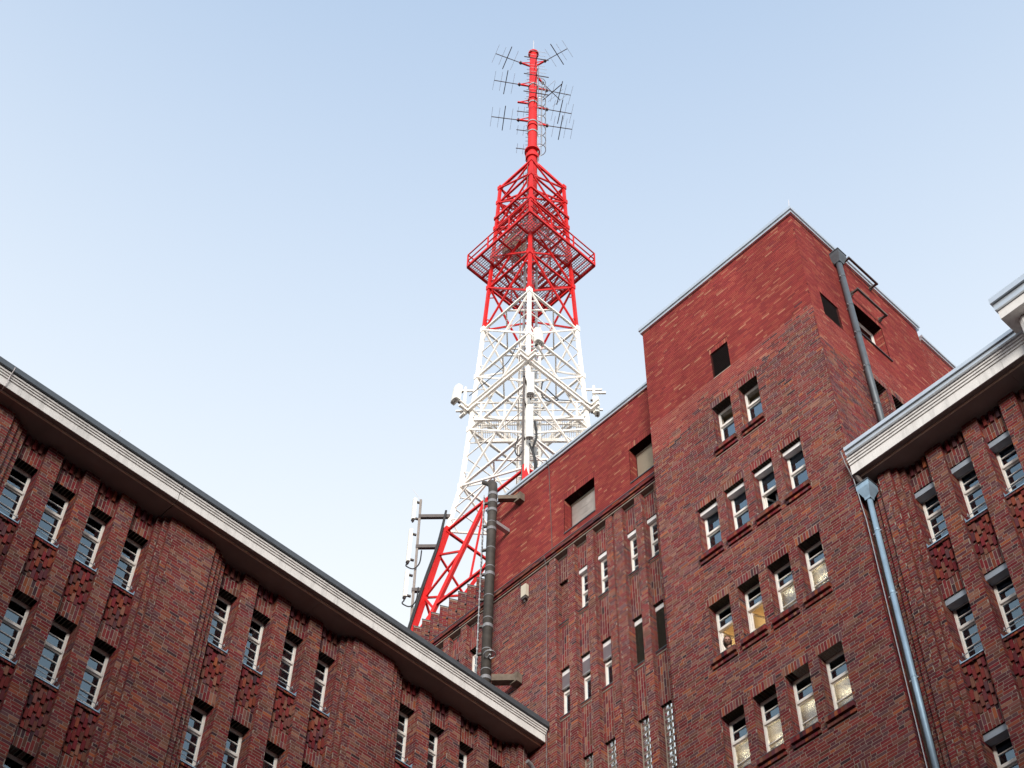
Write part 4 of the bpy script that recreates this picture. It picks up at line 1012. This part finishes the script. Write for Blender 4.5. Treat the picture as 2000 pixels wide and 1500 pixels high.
k = MB(); k.tube([FW.P(23.62, .02, 34.05), FW.P(23.60, .03, 33.85), FW.P(23.52, .03, 33.7)], .014, 6); k.build('cable', 'cable', T)
T = thing('roof_vent', (21.5, 16.98, 39.3)); tag(T, 'small dark capped vent pipe on the tower roof edge', 'vent')
k = MB(); k.tube([(21.62, 17.0, 39.1), (21.62, 17.0, 40.0)], .10, 14); k.build('pipe', 'dark_steel', T, True); k = MB(); k.tube([(21.62, 17.0, 40.0), (21.62, 17.0, 40.06), (21.62, 17.0, 40.16)], [.16, .16, .03], 14); k.build('cap', 'dark_steel', T)
k = MB(); k.bar((21.62, 17.2, 39.3), (21.66, 17.2, 40.35), .015); k.build('rod', 'rod_pale', T)

# ------------------------------------------------------------------ person leaning out of the third-row window
HP = Vector((21.05 - .06, 15.70, 25.36))      # head centre
PER = thing('person', (21.6, 15.80, 24.0)); tag(PER, 'person with long brown hair and grey beard leaning out of an open window', 'person')
face = Vector((-.62, -.52, -.42)).normalized(); rt = face.cross(Vector((0, 0, 1))).normalized(); upv = rt.cross(face)
def hp(x, y, z): return HP + rt * x + face * y + upv * z
nu, nv = 48, 36; vs_ = []; fs_ = []
for j in range(nv + 1):
    th = math.pi * j / nv
    for i in range(nu):
        ph = 2 * math.pi * i / nu; x, y, z = math.sin(th) * math.sin(ph), math.sin(th) * math.cos(ph), math.cos(th)
        X, Y, Z = x * .078, y * .098, z * .118
        if z < -.1: X *= 1 + .32 * (z + .1); Y *= 1 + (.05 if y > 0 else .35) * (z + .1)
        if y > .3:     # brow, sockets, nose, lips, chin
            Y += .036 * math.exp(-(x / .15) ** 2 - ((z + .16) / .15) ** 2) + .006 * math.exp(-((z - .22) / .10) ** 2)
            Y -= .012 * math.exp(-((abs(x) - .36) / .15) ** 2 - ((z - .06) / .10) ** 2); Y += .008 * math.exp(-(x / .3) ** 2 - ((z + .45) / .08) ** 2) + .012 * math.exp(-(x / .3) ** 2 - ((z + .78) / .14) ** 2)
        vs_.append(tuple(hp(X, Y, Z)))
for j in range(nv):
    for i in range(nu): fs_.append((j * nu + i, j * nu + (i + 1) % nu, (j + 1) * nu + (i + 1) % nu, (j + 1) * nu + i))
bm_ = MB(); bm_.add(vs_, fs_)
ring_c = [hp(0, -.02, -.07), HP + Vector((.06, .01, -.15)), HP + Vector((.16, .02, -.20)), HP + Vector((.24, .03, -.30)), HP + Vector((.36, .04, -.55)), HP + Vector((.5, .06, -.85)), HP + Vector((.55, .07, -1.3))]
ring_r = [(.055, .055), (.062, .06), (.12, .085), (.205, .12), (.20, .125), (.18, .13), (.17, .12)]
sdv = Vector((.25, -.97, 0)).normalized(); n = 16; base = bm_.n; tv = []; tf = []
for i, (c_, (ra_, rb_)) in enumerate(zip(ring_c, ring_r)):
    ax = (ring_c[min(i + 1, 6)] - ring_c[max(i - 1, 0)]).normalized(); fb = ax.cross(sdv).normalized()
    tv += [tuple(c_ + sdv * (math.cos(2 * math.pi * k_ / n) * ra_) + fb * (math.sin(2 * math.pi * k_ / n) * rb_)) for k_ in range(n)]
for i in range(6):
    for k_ in range(n): tf.append((i * n + k_, i * n + (k_ + 1) % n, (i + 1) * n + (k_ + 1) % n, (i + 1) * n + k_))
bm_.add(tv, tf)
def limb(path, rad): bm_.tube(path, rad, 10)
for sg in (-1, 1):
    sh = ring_c[3] + sdv * (.19 * sg); el = Vector((21.42, sh.y + .06 * sg, 25.14 + .02)); wr = Vector((21.22, sh.y - .08 * sg, 25.20)); hd = Vector((21.14, wr.y - .03 * sg, 25.185))
    limb([sh, sh.lerp(el, .5), el, el.lerp(wr, .5), wr, hd], [.062, .055, .046, .04, .03, .036])
    for q in range(4): limb([hd + Vector((0, (q - 1.5) * .02, 0)), hd + Vector((-.045, (q - 1.5) * .022, .004)), hd + Vector((-.075 + .006 * abs(q - 1.5), (q - 1.5) * .022, -.018))], [.011, .010, .008])
    limb([hd + Vector((.02, -.03 * sg, 0)), hd + Vector((-.01, -.055 * sg, .0)), hd + Vector((-.04, -.06 * sg, -.008))], [.012, .011, .009])
bodym = bm_.mesh('body', 'skin', True); body = link('body', bodym, PER)
k = MB(); tv2 = [tuple(c_ + sdv * (math.cos(2 * math.pi * k_ / n) * (ra_ + .012)) + (ring_c[min(i + 1, 6)] - ring_c[max(i - 1, 0)]).normalized().cross(sdv).normalized() * (math.sin(2 * math.pi * k_ / n) * (rb_ + .012))) for i, (c_, (ra_, rb_)) in enumerate(zip(ring_c, ring_r)) if i > 0 for k_ in range(n)]
k.add(tv2, [(i * n + k_, i * n + (k_ + 1) % n, (i + 1) * n + (k_ + 1) % n, (i + 1) * n + k_) for i in range(5) for k_ in range(n)])
for sg in (-1, 1):
    sh = ring_c[3] + sdv * (.19 * sg); el = Vector((21.42, sh.y + .06 * sg, 25.16)); wr = Vector((21.22, sh.y - .08 * sg, 25.20)); k.tube([sh, sh.lerp(el, .5), el, el.lerp(wr, .5), wr], [.074, .067, .058, .052, .042], 10)
sub(k.build('jumper', 'dark_jumper', None, True), body)
hv = []; hf = []     # hair: cap over the skull falling to the neck, open at the face
for j in range(13):
    th = math.pi * (.02 + .80 * j / 12)
    for i in range(19):
        ph = math.radians(52) + math.radians(256) * i / 18; x, y, z = math.sin(th) * math.sin(ph), math.sin(th) * math.cos(ph), math.cos(th)
        if j < 4: ph2 = 2 * math.pi * i / 18; x, y = math.sin(th) * math.sin(ph2), math.sin(th) * math.cos(ph2)
        g_ = 1 + .05 * math.sin(i * 2.7 + j); hv.append(tuple(hp(x * .094 * g_ * (1 + .10 * (j > 8)), y * .115 * g_, z * .134 - (.035 if j > 8 else 0) * (j - 8) / 4)))
for j in range(12):
    for i in range(18): hf.append((j * 19 + i, j * 19 + i + 1, (j + 1) * 19 + i + 1, (j + 1) * 19 + i))
k = MB(); k.add(hv, hf); sub(k.build('hair', 'hair', None, True), body)
bv = []; bf = []
for j in range(7):
    th = math.pi * (.64 + .33 * j / 6)
    for i in range(13):
        ph = math.radians(-68 + 136 * i / 12); x, y, z = math.sin(th) * math.sin(ph), math.sin(th) * math.cos(ph), math.cos(th)
        bv.append(tuple(hp(x * .074, y * .112 + .004, z * .136)))
for j in range(6):
    for i in range(12):
        if j == 1 and 5 <= i <= 6: continue
        bf.append((j * 13 + i, j * 13 + i + 1, (j + 1) * 13 + i + 1, (j + 1) * 13 + i))
k = MB(); k.add(bv, bf); sub(k.build('beard', 'beard', None, True), body)
for sg in (-1, 1):
    k = MB(); c_ = hp(.029 * sg, .088, .008); k.tube([c_ - face * .008, c_ + face * .003], .011, 10); sub(k.build('eye', 'eye'), body)
    k = MB(); k.bar(hp(.016 * sg, .099, .019), hp(.045 * sg, .092, .019), .009); sub(k.build('eyebrow', 'hair'), body)
    k = MB(); c_ = hp(.078 * sg, -.002, -.005); k.tube([c_ - upv * .03, c_ - upv * .01 + rt * (.01 * sg), c_ + upv * .02 + rt * (.012 * sg), c_ + upv * .03], [.006, .012, .014, .006], 8); sub(k.build('ear', 'skin', None, True), body)

# ------------------------------------------------------------------ two unseen wings behind the viewer, their height set to shade the lower walls
for nm, (x0, y0, x1, y1), lb in (('brick_wing', (-34, -40, -22, 33.9), 'unseen plain brick wing behind and to the left of the viewer, raised to shade the lower walls'), ('brick_wing', (-22, -40, 34, -28), 'unseen plain brick wing behind and to the right of the viewer, raised to shade the lower walls')):
    T = thing(nm, ((x0 + x1) / 2, (y0 + y1) / 2, GROUND)); tag(T, lb, 'building', 'brick wings round the courtyard')
    k = MB(); k.box((x0, y0, GROUND), (x1, y1, 35.4)); k.build('wall', 'plain_brick_core', T)
    k = MB(); k.box((x0 - .4, y0 - .4, 35.4), (x1 + .4, y1 + .4, 36.1)); k.build('cornice', 'white_render', T)
    for zz_ in np.arange(1.5, 33, 3.4):
        if x1 - x0 > y1 - y0:
            for u in np.arange(x0 + 2, x1 - 1, 2.4): bar_obj('window', (u, y1 + .02, zz_), (u, y1 + .02, zz_ + 1.7), .9, 'glass_dark_far', T, h=.04)
        else:
            for u in np.arange(y0 + 2, y1 - 1, 2.4): bar_obj('window', (x1 + .02, u, zz_), (x1 + .02, u, zz_ + 1.7), .04, 'glass_dark_far', T, h=.9)
